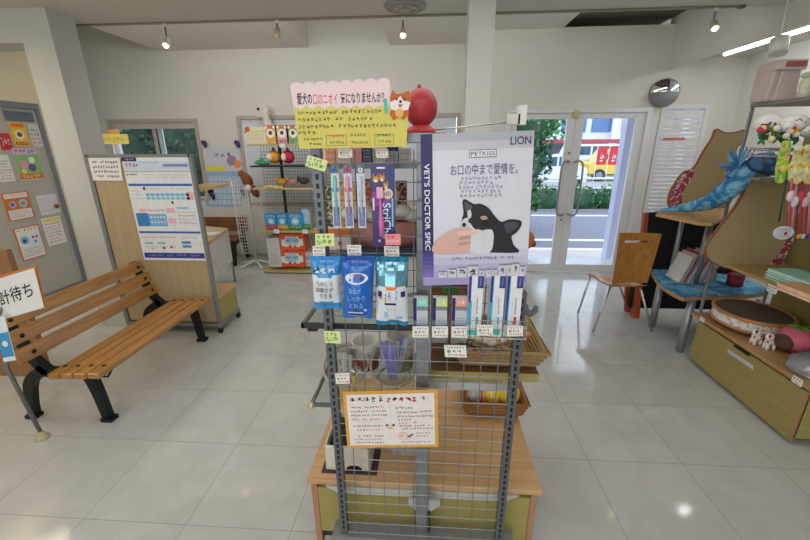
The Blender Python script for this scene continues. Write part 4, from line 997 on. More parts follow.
ptag((312.5, 246), (325, 246), (313, 256), TAGW, 'white price tag above the left wipes bag', Y=1.0)
ptag((347, 245), (361, 245), (347.5, 255.5), TAGW, 'white price tag above the middle blue wipes bag', Y=1.0)
ptag((384, 246), (399, 246), (384.5, 256.5), TAGW, 'white price tag above the right silver and white wipes bag', Y=1.0)
ptag((385, 234), (400.5, 234), (385.5, 245), M('#ef8d96', .6), 'pink tag at the foot of the purple toothbrush pack', deco=lambda p_: (p_.scrib(.1, .12, .9, .45, RED, 2), p_.rect(.1, .6, .9, .66, PAPER, 2)), Y=.975)
ptag((338, 149), (352, 149), (338.5, 157.5), TAGW, 'white price tag under the yellow sign above second toothbrush', Y=1.02)
ptag((376, 149), (388, 149), (376.5, 157.5), TAGW, 'white price tag under the yellow sign above the purple pack', Y=1.02)
ptag((444, 345), (466, 345.5), (445, 357), TAGW, 'white price tag hanging on the grid below the dental boxes', Y=1.01)
ptag((335, 373.5), (349, 373), (336, 384), TAGW, 'white price tag on the left clear jar', Y=1.02)

# toothbrush packs
for k, (x0, x1, hc, bc, nm) in enumerate(((330, 337.5, '#2d86c8', '#6fd0bd', 'blue'), (343, 350.5, '#cf3f86', '#e58fb4', 'pink'), (356, 363.5, '#e6e6e8', '#c9d4de', 'white'))):
    Y_ = 1.012
    a = at(x0, 164, Y=Y_); b_ = at(x0+9.5, 228, Y=Y_)
    w_ = (at(x1, 164, Y=Y_).x-a.x)*1.08; x_ = a.x; dx = at(x0+2.5, 228, Y=Y_).x-at(x0, 164, Y=Y_).x
    root = thing('toothbrush_pack', 'slim toothbrush blister pack with %s header hanging on the rack' % nm, 'toothbrush', (x_+w_/2, Y_, b_.z), 'slim toothbrush packs')
    p = Panel((x_, Y_, a.z), (x_+w_, Y_, a.z), (x_+dx*.35, Y_, b_.z), M('#dfe2ea', .4), thick=.003)
    p.rect(0, 0, 1, .14, M('#6c7078', .5)); p.disc(.5, .09, .32, M(hc, .5), 2); p.disc(.5, .09, .1, INK, 3)
    p.rect(.05, .36, .95, .42, M(hc, .5), 2) if k < 2 else None
    p.disc(.5, .56, .24, M('#34488c', .5), 2); p.rect(.1, .66, .9, .97, M('#5b5a9e', .5), 2); p.text('LION', .3, .68, .8, .95, PAPER, 3, rot=90) if False else vscrib(p, .36, .70, .64, .94, LBLUE, 3, 8, .12)
    for j in range(3): p.scrib(.12, .43+j*.03, .88, .455+j*.03, FADE, 2)
    p.mb.build('card', root)
    m = MB(); ax = x_+w_*.45; m.ring([((ax, Y_-.004, a.z-.03), .0045), ((ax, Y_-.004, a.z-.055), .006), ((ax, Y_-.004, a.z-.07), .0025), ((ax+.002, Y_-.004, a.z-.13), .0035)], M(bc, .4), 8); m.build('toothbrush', root)
    m = MB(); m.box((x_+.002, Y_-.011, a.z-.18), (x_+w_-.002, Y_-.001, a.z-.024), glassmat('#f8f9fb', .035)); m.build('blister', root)
    m = MB(); m.tube([(x_+w_/2, RY, a.z-.006), (x_+w_/2, Y_-.015, a.z-.006)], .002, STEEL, 6); m.build('hook', root)
# purple pack
Y_ = 1.0
root = thing('toothbrush_pack', 'wide purple toothbrush pack with pink brush and cats picture', 'toothbrush', (at(384, 246, Y=Y_).x, Y_, at(384, 246, Y=Y_).z))
a = at(370.5, 163.5, Y=Y_); b_ = at(394.5, 163.5, Y=Y_); c = at(373, 246, Y=Y_); b_.z = a.z
p = Panel(a, b_, c, M('#2f1862', .35, coat=.2), thick=.004)
p.rect(.0, .33, .78, .50, M('#8e3a9e', .4), 1); p.rect(.80, 0, 1, 1, M('#2c3a7a', .4), 1); p.rect(.25, .04, .6, .06, PAPER, 2)
for (u, v, s_) in ((.2, .18, .13), (.47, .17, .11), (.62, .26, .1)):
    p.disc(u, v, s_, M('#d9a25c', .6), 3); p.poly([(u-s_, v-.01), (u-s_*.8, v-.07), (u-s_*.2, v-.03)][::-1], M('#c48c48', .6), 3); p.poly([(u+s_*.2, v-.03), (u+s_*.8, v-.07), (u+s_, v-.01)][::-1], M('#c48c48', .6), 3); p.disc(u, v+.02, s_*.5, PAPER, 4)
p.disc(.7, .35, .22, M('#e9dfae', .6), 5); p.disc(.7, .36, .13, M('#e8c6d2', .6), 6); p.scrib(.55, .32, .85, .38, INK, 7, n=4)
p.text('StriChe', .46, .46, .82, .90, M('#cfe4f2', .5), 4, bold=True, rot=90)
p.rect(.05, .40, .12, .55, PAPER, 3); p.rect(.86, .40, .93, .75, M('#8fc0e0', .5), 3); p.disc(.3, .93, .06, M('#e9a8c8', .6), 3)
p.mb.build('card', root)
m = MB(); tx = at(380, 190, Y=Y_-.006); bx_ = at(382, 236, Y=Y_-.006)
m.box((tx.x-.008, Y_-.016, tx.z-.02), (tx.x+.008, Y_-.004, tx.z+.008), M('#e8a8d0', .4)); m.ring([((tx.x, Y_-.01, tx.z-.015), .003), ((tx.x+.001, Y_-.01, tx.z-.05), .004), ((bx_.x, Y_-.01, bx_.z+.03), .008), ((bx_.x, Y_-.01, bx_.z), .006)], M('#d86fb4', .4), 10); m.build('toothbrush', root)

# wipes bags
class Bag(Panel):
    def __init__(s, x0, x1, xb0, xb1, zt_, zb_, Y, D, colf):
        s.a = (x0, x1, xb0, xb1, zt_, zb_, Y, D); s.mb = MB(); s.U = Vector((x1-x0, 0, 0)); s.V = Vector((0, 0, zb_-zt_)); s.n = Vector((0, 1, 0))
        nu, nv = 16, 28
        vs = []; fs = []
        for side in (0, 1):
            for j in range(nv+1):
                for i in range(nu+1): vs.append(s.surf(i/nu, j/nv, side))
        st = (nu+1)*(nv+1)
        for j in range(nv):
            for i in range(nu):
                q_ = j*(nu+1)+i
                mat = colf((i+.5)/nu, (j+.5)/nv)
                s.mb.add([vs[q_], vs[q_+nu+1], vs[q_+nu+2], vs[q_+1]], [(0, 1, 2, 3)], mat, True)
                q2 = st+q_; s.mb.add([vs[q2], vs[q2+1], vs[q2+nu+2], vs[q2+nu+1]], [(0, 1, 2, 3)], mat, True)
    def surf(s, u, v, side=0, e=0):
        x0, x1, xb0, xb1, zt_, zb_, Y, D = s.a
        w_ = 1-.05*math.sin(math.pi*v)
        xa = x0+(xb0-x0)*v; xb = x1+(xb1-x1)*v; cx = (xa+xb)/2; hw = (xb-xa)/2*w_
        bul = (max(0, math.sin(math.pi*u))**.55)*(max(0, math.sin(math.pi*min(1, max(0, (v-.10)/.84))))**.55)
        wr = .0015*math.sin(u*23)*(1 if v < .16 or v > .9 else .3)
        y = Y+(D/2*bul+wr+.001)*(1 if side else -1)-(e if not side else -e)
        return Vector((cx+(u-.5)*2*hw, y, zt_+(zb_-zt_)*v+.003*math.sin(u*9+v*3)*(v > .9)))
    def p(s, u, v, l=1): return s.surf(u, v, 0, .0015+.0004*l)
def mkbag(px, colf, label, decof, D=.05, Y=.985):
    (x0, x1, xb0, xb1, y0, y1) = px
    zt_ = at(x0, y0, Y=Y).z; zb_ = at(xb0, y1, Y=Y).z
    bg_ = Bag(at(x0, y0, Y=Y).x, at(x1, y0, Y=Y).x, at(xb0, y1, Y=Y).x, at(xb1, y1, Y=Y).x, zt_, zb_, Y, D, colf)
    decof(bg_)
    root_ = thing('wipes_bag', label, 'wipes bag', ((at(x0, y0, Y=Y).x+at(x1, y0, Y=Y).x)/2, Y, zb_), 'pet dental wipes bags')
    bg_.mb.build('pouch', root_)
    m = MB(); xc = (bg_.a[0]+bg_.a[1])/2; m.tube([(xc, RY, zt_-.02), (xc, Y-.02, zt_-.02)], .002, STEEL, 6); m.build('hook', root_)
B1 = M('#2f8fd4', .25, coat=.4); B1w = M('#dfe3e8', .3, coat=.3); B2 = M('#1766c4', .25, coat=.4); FOIL = M('#7fb6cc', .15, .7); FOILD = M('#2f88b4', .18, .5)
def bag1(b):
    b.text('たのしく', .22, .42, .78, .50, NAVY, 4); b.text('歯磨きが', .18, .53, .80, .62, NAVY, 4); b.text('できる', .30, .65, .74, .74, NAVY, 4)
    b.scrib(.12, .18, .85, .28, PAPER, 4, w=.2); b.poly([(.1, .25), (.3, .18), (.3, .21), (.12, .28)][::-1], INK, 5)
mkbag((310, 341, 314, 342, 256, 308), lambda u, v: B1 if (v < .30+.06*math.sin(math.pi*u) or v > .86-.03*math.sin(math.pi*u)) else B1w, 'white wipes bag with blue top, leftmost of the three on rack', bag1, Y=.995)
def bag2(b):
    b.disc(.5, .31, .36, M('#d6eaf8', .4), 3, ry=.085, seg=24); b.text('除菌ナイロン', .3, .285, .72, .33, RED, 6) if False else b.scrib(.28, .25, .72, .285, RED, 6); b.scrib(.24, .30, .78, .36, B2, 6, w=.22)
    b.text('歯垢が', .26, .45, .66, .54, M('#9fd3f2', .5), 5); b.text('しっかり', .22, .575, .78, .66, M('#9fd3f2', .5), 5); b.text('とれる', .28, .70, .72, .79, M('#9fd3f2', .5), 5)
    b.disc(.48, .83, .04, INK, 5); b.disc(.78, .83, .05, M('#9fd3f2', .5), 5); b.rect(.2, .87, .7, .90, M('#cfe4f4', .5), 5); b.rect(.15, .93, .85, .95, M('#7fa0bc', .5), 5)
mkbag((341, 375, 343, 373, 255.5, 317), lambda u, v: M('#0f4fa8', .25, coat=.4) if v < .12 else B2, 'bright blue wipes bag, middle of the three on rack', bag2, .06, Y=.98)
def bag3(b):
    b.poly([(.3, .39), (.7, .39), (.62, .43), (.38, .43)][::-1], ORANGE, 4); b.scrib(.42, .46, .56, .60, NAVY, 4, n=2); b.rect(.3, .62, .66, .65, NAVY, 5); b.scrib(.34, .68, .7, .73, FADE, 4); b.rect(.28, .76, .38, .86, M('#8fd0e8', .5), 4); b.disc(.16, .56, .04, ORANGE, 4); b.disc(.3, .58, .05, YEL, 4); b.rect(.08, .46, .2, .54, NAVY, 4); b.rect(.8, .46, .93, .54, NAVY, 4); b.rect(.65, .84, .85, .88, LBLUE, 4)
    b.scrib(.3, .44, .36, .6, M('#5f7ec0', .5), 4, n=1); b.scrib(.64, .44, .7, .6, M('#5f7ec0', .5), 4, n=1)
mkbag((375, 409, 376, 408, 256.5, 324), lambda u, v: FOILD if (v < .08 or v > .92) else (FOIL if v < .36+.06*abs(u-.5)*2 else M('#dde4ea', .3, coat=.3)), 'silver and white wipes bag, rightmost of the three on rack', bag3, .05, Y=.985)
# small yellow pack on the glass shelf
pbox('yellow_pack', 357, 376, 313, 323, 1.12, .03, M('#d8b428', .5), 'small yellow pack standing on the upper glass shelf', 'pack', None, dlines(PAPER, BROWN, 2), GZ+.002)
pbox('red_white_pack', 329, 340, 308, 323, 1.16, .04, M('#d8d4ce', .5), 'small white and red pack on the left end of glass shelf', 'pack', None, dlines(RED, RED, 2), GZ+.002)

# --- brand poster
YP = 1.0
def pp(px, py): return at(px, py, Y=YP)
TL, TR, BL, BR = pp(420.5, 134.5), pp(534.5, 130.3), pp(423.3, 285.5), pp(526.5, 283)
class Sheet(Panel):
    def p(s, u, v, l=1):
        a_ = TL.lerp(TR, u); b2 = BL.lerp(BR, u); return a_.lerp(b2, v)-Vector((0, .0004*l, 0))
p = Sheet(TL, TR, BL, PAPER, base=False); p.n = Vector((0, 1, 0))
p.mb.prism([BL, BR, TR, TL], (0, .0015, 0), M('#c9cbd2', .4))
def mixc(a_, b2, t): return tuple(x+(y-x)*t for x, y in zip(a_, b2))
c0 = (.80, .81, .84); c1 = (.85, .85, .90); c2_ = (.60, .54, .76)
for k in range(20):
    v0 = k/20; t = max(0, (v0-.72)/.28)
    col = mixc(c1, c2_, t) if v0 > .1 else mixc((.70, .71, .74), c1, v0/.1)
    p.rect(0, v0, 1, v0+.05, M(tuple(round(x, 3) for x in col), .35, var=.02, coat=.2), 1)
for i in range(46):
    for j in range(9):
        if (i+j) % 1 == 0: p.rect(.12+i*.019, .012+j*.0145, .12+i*.019+.009*(1-j*.09), .012+j*.0145+.006*(1-j*.09), M('#b4b6be', .5), 2)
p.rect(0, 0, .105, .76, M('#1c1a5e', .35), 3)
for k in range(6): p.rect(0, .76+k*.03, .105+.0*k, .79+k*.03, M(tuple(round(x, 3) for x in mixc((.2, .18, .48), (.50, .44, .72), (k+1)/6)), .35), 3)
def puv(px, py):
    u = (px-420.5)/(534.5-420.5)
    for _ in range(6):
        yt = 134.5+(130.3-134.5)*u; yb = 285.5+(283-285.5)*u; v = (py-yt)/(yb-yt)
        xl_ = 420.5+(423.3-420.5)*v; xr_ = 534.5+(526.5-534.5)*v; u = (px-xl_)/(xr_-xl_)
    return u, v
PT = M('#f2f2f6', .5); NV = M('#2b2a6e', .5)
p.text("VET'S DOCTOR SPEC", puv(424, 161)[0], puv(424, 161)[1], puv(431, 247)[0]-.002, puv(431, 247)[1], PT, 5, bold=True, rot=90)
p.text('LION', *puv(511, 136), *puv(531, 142.6), NV, 5, bold=True)
a_ = puv(470, 148); b2 = puv(497, 154.5); p.rect(*a_, *b2, GREYM, 4); p.rect(a_[0]+.008, a_[1]+.006, b2[0]-.008, b2[1]-.006, PT, 5); pass
p.text('PETKISS', a_[0]+.015, a_[1]+.012, b2[0]-.015, b2[1]-.012, M('#5f6068', .5), 7, bold=True)
p.text('お口の中まで愛情を。', *puv(451, 161.8), *puv(518, 169.8), M('#5c5c78', .5), 5)
for k in range(5): a_ = puv(461-(k % 3), 173.3+k*4.1); b2 = puv(502+(k % 3), 175.6+k*4.1); p.scrib(*a_, *b2, M('#9a9ab0', .5), 4, w=.14)
def ppoly(pts, mat, l, sm=4):
    q_ = [Vector((x, y, 0)) for x, y in pts]; q_ = interp_poly(q_, sm) if sm else q_
    p.poly([puv(v.x, v.y) for v in q_][::-1], mat, l)
BK = M('#1f1c22', .5); WH = M('#d9d8dc', .5); SKN = M('#d9b0a4', .5, var=.03); SK2 = M('#c4958a', .5)
ppoly([(462, 216), (464, 208), (463, 197), (466, 194.5), (474, 199), (481, 199), (489, 203), (496, 212), (502, 217), (510, 214.5), (521, 216), (521, 222), (516, 229), (512, 232), (514, 241), (518.5, 249), (488, 249), (472, 249), (468, 238), (462, 226)], BK, 5)
ppoly([(505, 219), (512, 217), (519, 219), (515, 225), (509, 229), (506, 226)], M('#4a4650', .6), 6)
ppoly([(465, 198), (468, 198), (473, 202), (467, 208)], M('#5a5560', .6), 6)
ppoly([(462, 217), (468, 213), (473, 222), (480, 226), (492, 225), (494, 235), (490, 249), (472, 249), (468, 238), (462, 227)], WH, 6)
ppoly([(468, 207), (471, 205), (472, 211), (469, 214)], WH, 7); ppoly([(481, 212), (486, 211), (488, 214), (483, 215)], M('#b9a08c', .5), 7)
p.disc(*puv(485, 218), .02, M('#0c0b0e', .2), 8); p.disc(*puv(470.5, 216.5), .017, M('#0c0b0e', .2), 8); p.disc(*puv(464.5, 220), .02, BK, 9)
ppoly([(434.5, 238), (440, 233), (449, 227), (459, 223.5), (468, 222), (472, 224.5), (470, 229), (471, 235), (470, 243), (467, 249), (434.5, 249.5)], SKN, 9)
ppoly([(458, 227), (470, 226), (480, 224.5), (480.5, 227), (471, 230), (460, 231)], M('#e6c4ba', .5), 11)
ppoly([(460, 233), (470, 231), (471, 233), (461, 236)], SK2, 11); ppoly([(459, 239), (470, 237.5), (470, 239), (460, 241.5)], SK2, 11)
a_ = puv(434.5, 249); b2 = puv(519, 250); 
a_ = puv(452, 254.2); b2 = puv(518, 255.8); p.scrib(*a_, *b2, M('#6a6a90', .5), 5, w=.14)
for (x0, x1, y0) in ((439, 447, 269), (449, 456.5, 266), (458, 467, 264.5), (468.5, 478, 262.5), (480, 485, 267), (486.5, 491, 266.5), (492.5, 497, 266.5), (499.5, 506.5, 261.5), (507.5, 512, 261), (512.5, 519, 260), (520, 525, 263)):
    a_ = puv(x0, y0); b2 = puv(x1, 276.5 if x0 < 500 else 274.5); p.rect(*a_, *b2, M('#d3d2dc', .5), 4); p.rect(a_[0], a_[1], b2[0], a_[1]+.012, M('#8a88a0', .5), 5); p.scrib(a_[0]+.01, a_[1]+.02, b2[0]-.008, b2[1]-.02, INK if x0 < 470 else M('#8f8db0', .5), 5, n=1, w=.2)
tag(p.mb.build('advertising_poster'), 'grey and purple poster of a black dog and hand, on rack', 'poster')

# --- acrylic pockets with small tubes
for k, (x0, x1, cc) in enumerate(((413.5, 428, '#8fd4c8'), (433, 447.5, '#c3dc8c'), (452.5, 467.5, '#e79a90'))):
    Y_ = 1.0
    a = at(x0, 298, Y=Y_); b_ = at(x1, 298, Y=Y_); zb_ = at(x0, 341, Y=Y_).z
    root = thing('toothpaste_box', 'small white and navy dental box with %s top in clear pocket' % ('mint', 'lime', 'salmon')[k], 'box', ((a.x+b_.x)/2, Y_, zb_), 'small dental boxes in clear pockets')
    w_ = b_.x-a.x; m = MB(); m.box((a.x, Y_, zb_+.01), (b_.x, Y_+.02, a.z), M('#d4d7de', .35))
    p = Panel((a.x, Y_, a.z), (b_.x, Y_, a.z), (a.x, Y_, zb_+.01), PAPER, mb=m, base=False)
    p.rect(0, 0, .22, 1, NAVY); p.rect(.24, .0, 1, .2, M(cc, .5)); p.rect(.24, .2, 1, .30, M('#7f8288', .4), 1); p.scrib(.3, .05, .9, .14, PAPER, 2); p.rect(.24, .3, 1, .95, M('#c6cbd4', .3, .3), 1)
    for j in range(3): p.scrib(.34, .48+j*.07, .86, .51+j*.07, M('#6a6e8a', .5), 2)
    p.disc(.62, .78, .2, NAVY, 2); p.disc(.62, .80, .1, LBLUE, 3)
    m.build('carton', root)
    m = MB(); m.box((a.x-.002, Y_-.008, zb_), (b_.x+.002, Y_-.006, zb_+.07), glassmat('#f4f6fa', .12)); m.box((a.x-.002, Y_-.008, zb_-.002), (b_.x+.002, RY, zb_), glassmat('#f4f6fa', .12)); m.build('clear_pocket', root)
    ptag((x0-1, 326.5), (x1+.5, 326.5), (x0-1, 337.5), TAGW, 'white price tag on the clear pocket of the %s topped box' % ('mint', 'lime', 'salmon')[k], Y=.988, group='price tags on the clear pockets')
# tall toothpaste boxes in a wire basket
for k, (x0, x1, tc_) in enumerate(((469.5, 484, '#3fc0a8'), (491.5, 506, '#58c8d8'), (508, 524, '#d8403c'))):
    Y_ = .985
    a = at(x0, 276, Y=Y_); b_ = at(x1, 276, Y=Y_); zb_ = at(x0, 336.5, Y=Y_).z
    m = MB(); m.box((a.x, Y_, zb_), (b_.x, Y_+.028, a.z), M('#e4e6ec', .35))
    p = Panel((a.x, Y_, a.z), (b_.x, Y_, a.z), (a.x, Y_, zb_), PAPER, mb=m, base=False)
    p.rect(.0, 0, .18, .42, M('#2a2f96', .4)); p.rect(0, .42, .18, .80, M('#3f9fd0', .4) if k < 2 else M('#2a50b0', .4)); p.rect(.18, 0, .24, 1, M('#6fd0c8', .4)) if k else p.rect(.18, .4, .26, 1, M('#3fc0b8', .4)); p.rect(.6, 0, 1, .19, M('#3d3a8c', .4)); vscrib(p, .7, .03, .9, .16, LBLUE, 2, 4)
    p.rect(.0, .88, .9, .97, TEAL, 1) if k < 2 else p.rect(.4, .93, 1, .99, M('#2a2f96', .4), 1)
    vscrib(p, .56, .34, .72, .62, NAVY, 2, 7); vscrib(p, .40, .3, .48, .7, FADE, 2, 12); p.rect(.58, .66, .76, .78, M(tc_, .5), 2)
    tag(m.build('toothpaste_box'), 'tall white toothpaste box with navy edge and %s mark' % ('green', 'aqua', 'red')[k], 'box', 'tall toothpaste boxes')
root = thing('wire_basket', 'small wire tray holding the three tall toothpaste boxes', 'wire tray', (at(497, 337, Y=.985).x, .985, at(497, 337, Y=.985).z-.006))
a = at(468, 337.5, Y=.975); b_ = at(526, 337.5, Y=.975); zb_ = a.z
m = MB()
for z in (zb_, zb_+.03, zb_+.055):
    m.wire((a.x, .972, z), (b_.x, .972, z), .0015, CHROME); m.wire((a.x, .972, z), (a.x, RY, z), .0015, CHROME); m.wire((b_.x, .972, z), (b_.x, RY, z), .0015, CHROME)
for k in range(9): x = a.x+k*(b_.x-a.x)/8; m.wire((x, .972, zb_-.002), (x, .972, zb_+.055), .0012, CHROME); m.wire((x, .972, zb_-.002), (x, RY, zb_-.002), .0012, CHROME)
m.build('wire_frame', root)
ptag((477, 325), (493, 325), (477, 335.5), TAGW, 'white price tag on wire tray before the green marked box', Y=.968)
ptag((507, 326), (523, 326), (507, 336), TAGW, 'white price tag on wire tray before the red marked box', Y=.968)

# --- orange bordered handwritten paper
Yq = 1.01
p = pxpanel((342.5, 392), (437.5, 389.5), (347.5, 448), M('#dca545', .6), Y=Yq, thick=.001)
TLq, TRq, BLq, BRq = [at(*q_, Y=Yq) for q_ in ((342.5, 392), (437.5, 389.5), (347.5, 448), (438.5, 447))]
class Sheet2(Panel):
    def p(s, u, v, l=1): return TLq.lerp(TRq, u).lerp(BLq.lerp(BRq, u), v)-Vector((0, .0004*l+.006*math.sin(math.pi*u)*0, 0))
p = Sheet2(TLq, TRq, BLq, PAPER, base=False); p.n = Vector((0, 1, 0)); p.mb.prism([BLq, BRq, TRq, TLq], (0, .001, 0), M('#dca545', .6))
p.rect(.035, .05, .965, .95, M('#ece4e0', .65), 2)
p.scrib(.07, .09, .45, .18, INK, 3, w=.17); p.scrib(.45, .1, .80, .19, RED, 3, w=.26); p.scrib(.82, .1, .88, .17, INK, 3, n=1)
for (u0, u1, v, c_) in ((.08, .36, .25, INK), (.36, .44, .25, REDINK), (.07, .26, .32, INK), (.26, .34, .32, REDINK), (.35, .46, .32, INK), (.07, .47, .39, INK), (.08, .38, .46, INK), (.09, .44, .58, INK), (.12, .22, .65, INK), (.22, .38, .65, M('#e08a60', .6)), (.13, .42, .76, INK), (.08, .40, .82, M('#8a7c80', .7)), (.10, .42, .88, INK),
    (.56, .74, .27, INK), (.57, .74, .35, INK), (.74, .79, .35, RED), (.81, .94, .34, INK), (.57, .95, .42, INK), (.58, .72, .48, INK), (.58, .68, .54, REDINK), (.70, .78, .53, INK), (.58, .92, .59, INK), (.6, .95, .64, INK), (.76, .92, .72, M('#8a7c80', .7)), (.76, .90, .77, M('#8a7c80', .7)), (.6, .92, .88, M('#6a6066', .7))):
    p.scrib(u0, v, u1, v+.036, c_, 3, w=.17)
p.rect(.495, .22, .498, .55, FADE, 3); p.rect(.1, .52, .44, .524, FADE, 3)
p.disc(.49, .63, .035, M('#eed8c0', .6), 4); p.disc(.455, .585, .016, BROWN, 5); p.disc(.525, .585, .016, BROWN, 5); p.disc(.48, .63, .006, INK, 6); p.disc(.50, .63, .006, INK, 6)
p.disc(.62, .79, .055, M('#e9a08a', .6), 3); p.disc(.62, .79, .046, M('#efe2da', .6), 4); p.scrib(.59, .74, .65, .84, M('#d88a5a', .6), 5, n=1, w=.1); p.poly([(.66, .80), (.72, .74), (.74, .76), (.69, .82)], M('#7a6a72', .6), 4)
tag(p.mb.build('handwritten_notice'), 'handwritten paper with orange border hung low on the rack', 'notice')

# --- bowls and jars on the lower glass shelf
for k, (px, py, rr) in enumerate(((346, 364, .083), (394, 364, .085))):
    c = at(px, py, Y=1.21); zr = c.z; zb_ = LZ+.003
    def tilt(m_):
        m_.v = [Vector((v.x, v.y, v.z+(v.y-1.21)*.45*max(0, (v.z-zb_)/(zr-zb_)))) for v in m_.v]
    root = thing('clear_jar', ('left clear wire-rimmed jar holding grey sachets', 'right clear wire-rimmed jar holding lavender stick packs')[k], 'jar', (c.x, 1.21, zb_), 'clear jars on lower glass shelf')
    m = MB(); m.lathe((c.x, 1.21, zb_), [(.001, 0), (rr*.62, 0), (rr*.72, .01), (rr, zr-zb_)], glassmat('#e0e4e0', .2), 28); tilt(m); m.build('glass_bowl', root)
    m = MB(); ring = [(c.x+rr*math.cos(t*math.pi/14), 1.21+rr*math.sin(t*math.pi/14), zr) for t in range(29)]; m.tube(ring, .005, M('#b5a79c', .3, .3), 6)
    ring = [(c.x+rr*.72*math.cos(t*math.pi/14), 1.21+rr*.72*math.sin(t*math.pi/14), zb_+.012) for t in range(29)]; m.tube(ring, .003, M('#a39a8c', .3, .5), 6); tilt(m); m.build('rim', root)
    rnd = random.Random(k+3)
    nst = 8 if k == 0 else 9
    for j in range(nst):
        ang = (j/(nst-1)-.5)*(1.0 if k else .8); hgt = .15 if k else .10
        bx0 = c.x+math.sin(ang)*.02; tx_ = c.x+math.sin(ang)*(.095 if k else .06); yy_ = 1.21+rnd.uniform(-.025, .03)
        col = M(('#b5b0d6', '#8f93d0', '#c9c6dc')[j % 3], .35) if k else M(('#b9b4ae', '#a49a94', '#cfc8c2')[j % 3], .4)
        m = MB(); d_ = Vector((tx_-bx0, 0, hgt)); w_ = Vector((hgt, 0, -(tx_-bx0))).normalized()*(.018 if k else .03)
        O_ = Vector((bx0, yy_, zb_+.012)); m.slab(O_-w_/2, w_, d_, (0, .003, 0), col)
        P_ = Panel(O_-w_/2+d_, O_+w_/2+d_, O_-w_/2, col, mb=m, base=False); P_.n = Vector((0, 1, 0)); P_.scrib(.2, .2, .8, .5, M('#3c46a8' if k else '#7d706c', .5), 2, n=1); P_.disc(.5, .7, .2, M('#5a62b8' if k else '#9a5a50', .5), 2)
        tag(m.build('stick_pack' if k else 'sachet'), 'lavender stick pack fanned out in the right clear jar' if k else 'grey sachet lying in the left clear jar', 'sachet', 'stick packs in the right jar' if k else 'sachets in the left jar')
c = at(365, 344, Y=1.27); c2 = at(400, 338, Y=1.27)
zsh = LZ+.003
for k, (q_, lab) in enumerate(((c, 'white bowl with red base behind the clear jars'), (c2, 'cream bowl with green rim behind the right clear jar'))):
    root = thing('pet_bowl', lab, 'bowl', (q_.x, 1.30, zsh)); z0 = zsh
    m = MB(); hh = q_.z-zsh; m.lathe((q_.x, 1.30, z0), [(.001, 0), (.045, 0), (.05, hh*.6), (.058, hh), (.052, hh), (.045, hh*.65), (.001, hh*.62)], M('#ddd8d0', .3), 24); m.build('bowl', root)
    m = MB(); m.lathe((q_.x, 1.30, z0), [(.0465, .001), (.049, hh*.3), (.0505, hh*.42)], (M('#b0363c', .5), M('#9fae8c', .5))[k], 24); m.build('coloured_band', root)
c = at(353.5, 372, Y=1.12); m = MB(); m.ell(c, (.012, .012, .013), CHROME, 12, 8); m.ring([(c+Vector((0, 0, -.012)), .005), (Vector((c.x, 1.12, LZ+.003)), .004)], M('#dcc23a', .4), 8); tag(m.build('bell_stick'), 'silver bell on a yellow stick between the two clear jars', 'toy')
c = at(424, 372, Y=1.22)
root = thing('plush_paw_toy', 'tan and brown plush toy right of the clear jars', 'plush toy', (c.x, 1.22, LZ+.003))
m = MB(); m.ell((c.x, 1.22, c.z-.01), (.028, .03, .045), M('#a08a76', .9, bump=.4), 12, 8); m.ell((c.x-.012, 1.2, LZ+.035), (.018, .02, .032), M('#8a7462', .9), 10, 8); m.ell((c.x+.018, 1.2, LZ+.035), (.018, .02, .032), M('#8a7462', .9), 10, 8); m.build('body', root)
m = MB(); m.ell((c.x, 1.215, c.z+.035), (.024, .022, .02), M('#6a5444', .9), 12, 8); m.build('head', root)

# --- cabinet top things
zc_ = CZ
a = at(326, 470.5, Z=zc_); b_ = at(371, 471.5, Z=zc_); f0 = a.y; hT = at(326, 446, Y=f0).z; dpt = .20
root = thing('litter_bin', 'cream open plastic bin with dark inside on the rack base', 'bin', ((a.x+b_.x)/2, f0+dpt/2, zc_+.004))
CRM = M('#ddd6c6', .4)
m = MB(); th_ = .008
m.box((a.x, f0, zc_+.004), (b_.x, f0+th_, hT), CRM); m.box((a.x, f0+dpt, zc_+.004), (b_.x, f0+dpt+th_, hT), CRM); m.box((a.x, f0, zc_+.004), (a.x+th_, f0+dpt, hT), CRM); m.box((b_.x-th_, f0, zc_+.004), (b_.x, f0+dpt, hT), CRM); m.box((a.x, f0, zc_+.004), (b_.x, f0+dpt, zc_+.012), CRM); m.build('shell', root, .004)
m = MB(); m.box((a.x+th_+.001, f0+th_+.001, zc_+.013), (b_.x-th_-.001, f0+dpt-.002, hT-.03), M('#2c2622', .8)); m.build('dark_liner', root)
m = MB(); xx = at(354, 468, Y=f0).x; m.prism([(xx-.03, f0-.001, zc_+.005), (xx+.032, f0-.001, zc_+.005), (xx+.03, f0-.001, zc_+.02), (xx+.015, f0-.001, zc_+.03), (xx-.015, f0-.001, zc_+.03), (xx-.028, f0-.001, zc_+.02)], (0, .003, 0), BLACK); m.build('front_notch', root)
m = MB(); m.box((a.x-.015, f0-.012, zc_), (b_.x+.025, f0+dpt+.02, zc_+.004), M('#4a3a44', .9)); tag(m.build('dark_mat'), 'dark purple mat under the cream bin', 'mat')
p = pxpanel((391, 447), (416, 447), (392, 468), M('#a9a9a8', .5), Y=1.24, thick=.01)
p.O.z = p.O.z
for k in range(4): p.scrib(.05, .1+k*.2, .5, .2+k*.2, PAPER, 2)
tag(p.mb.build('instruction_card'), 'grey instruction card standing beside the rack upright', 'card')

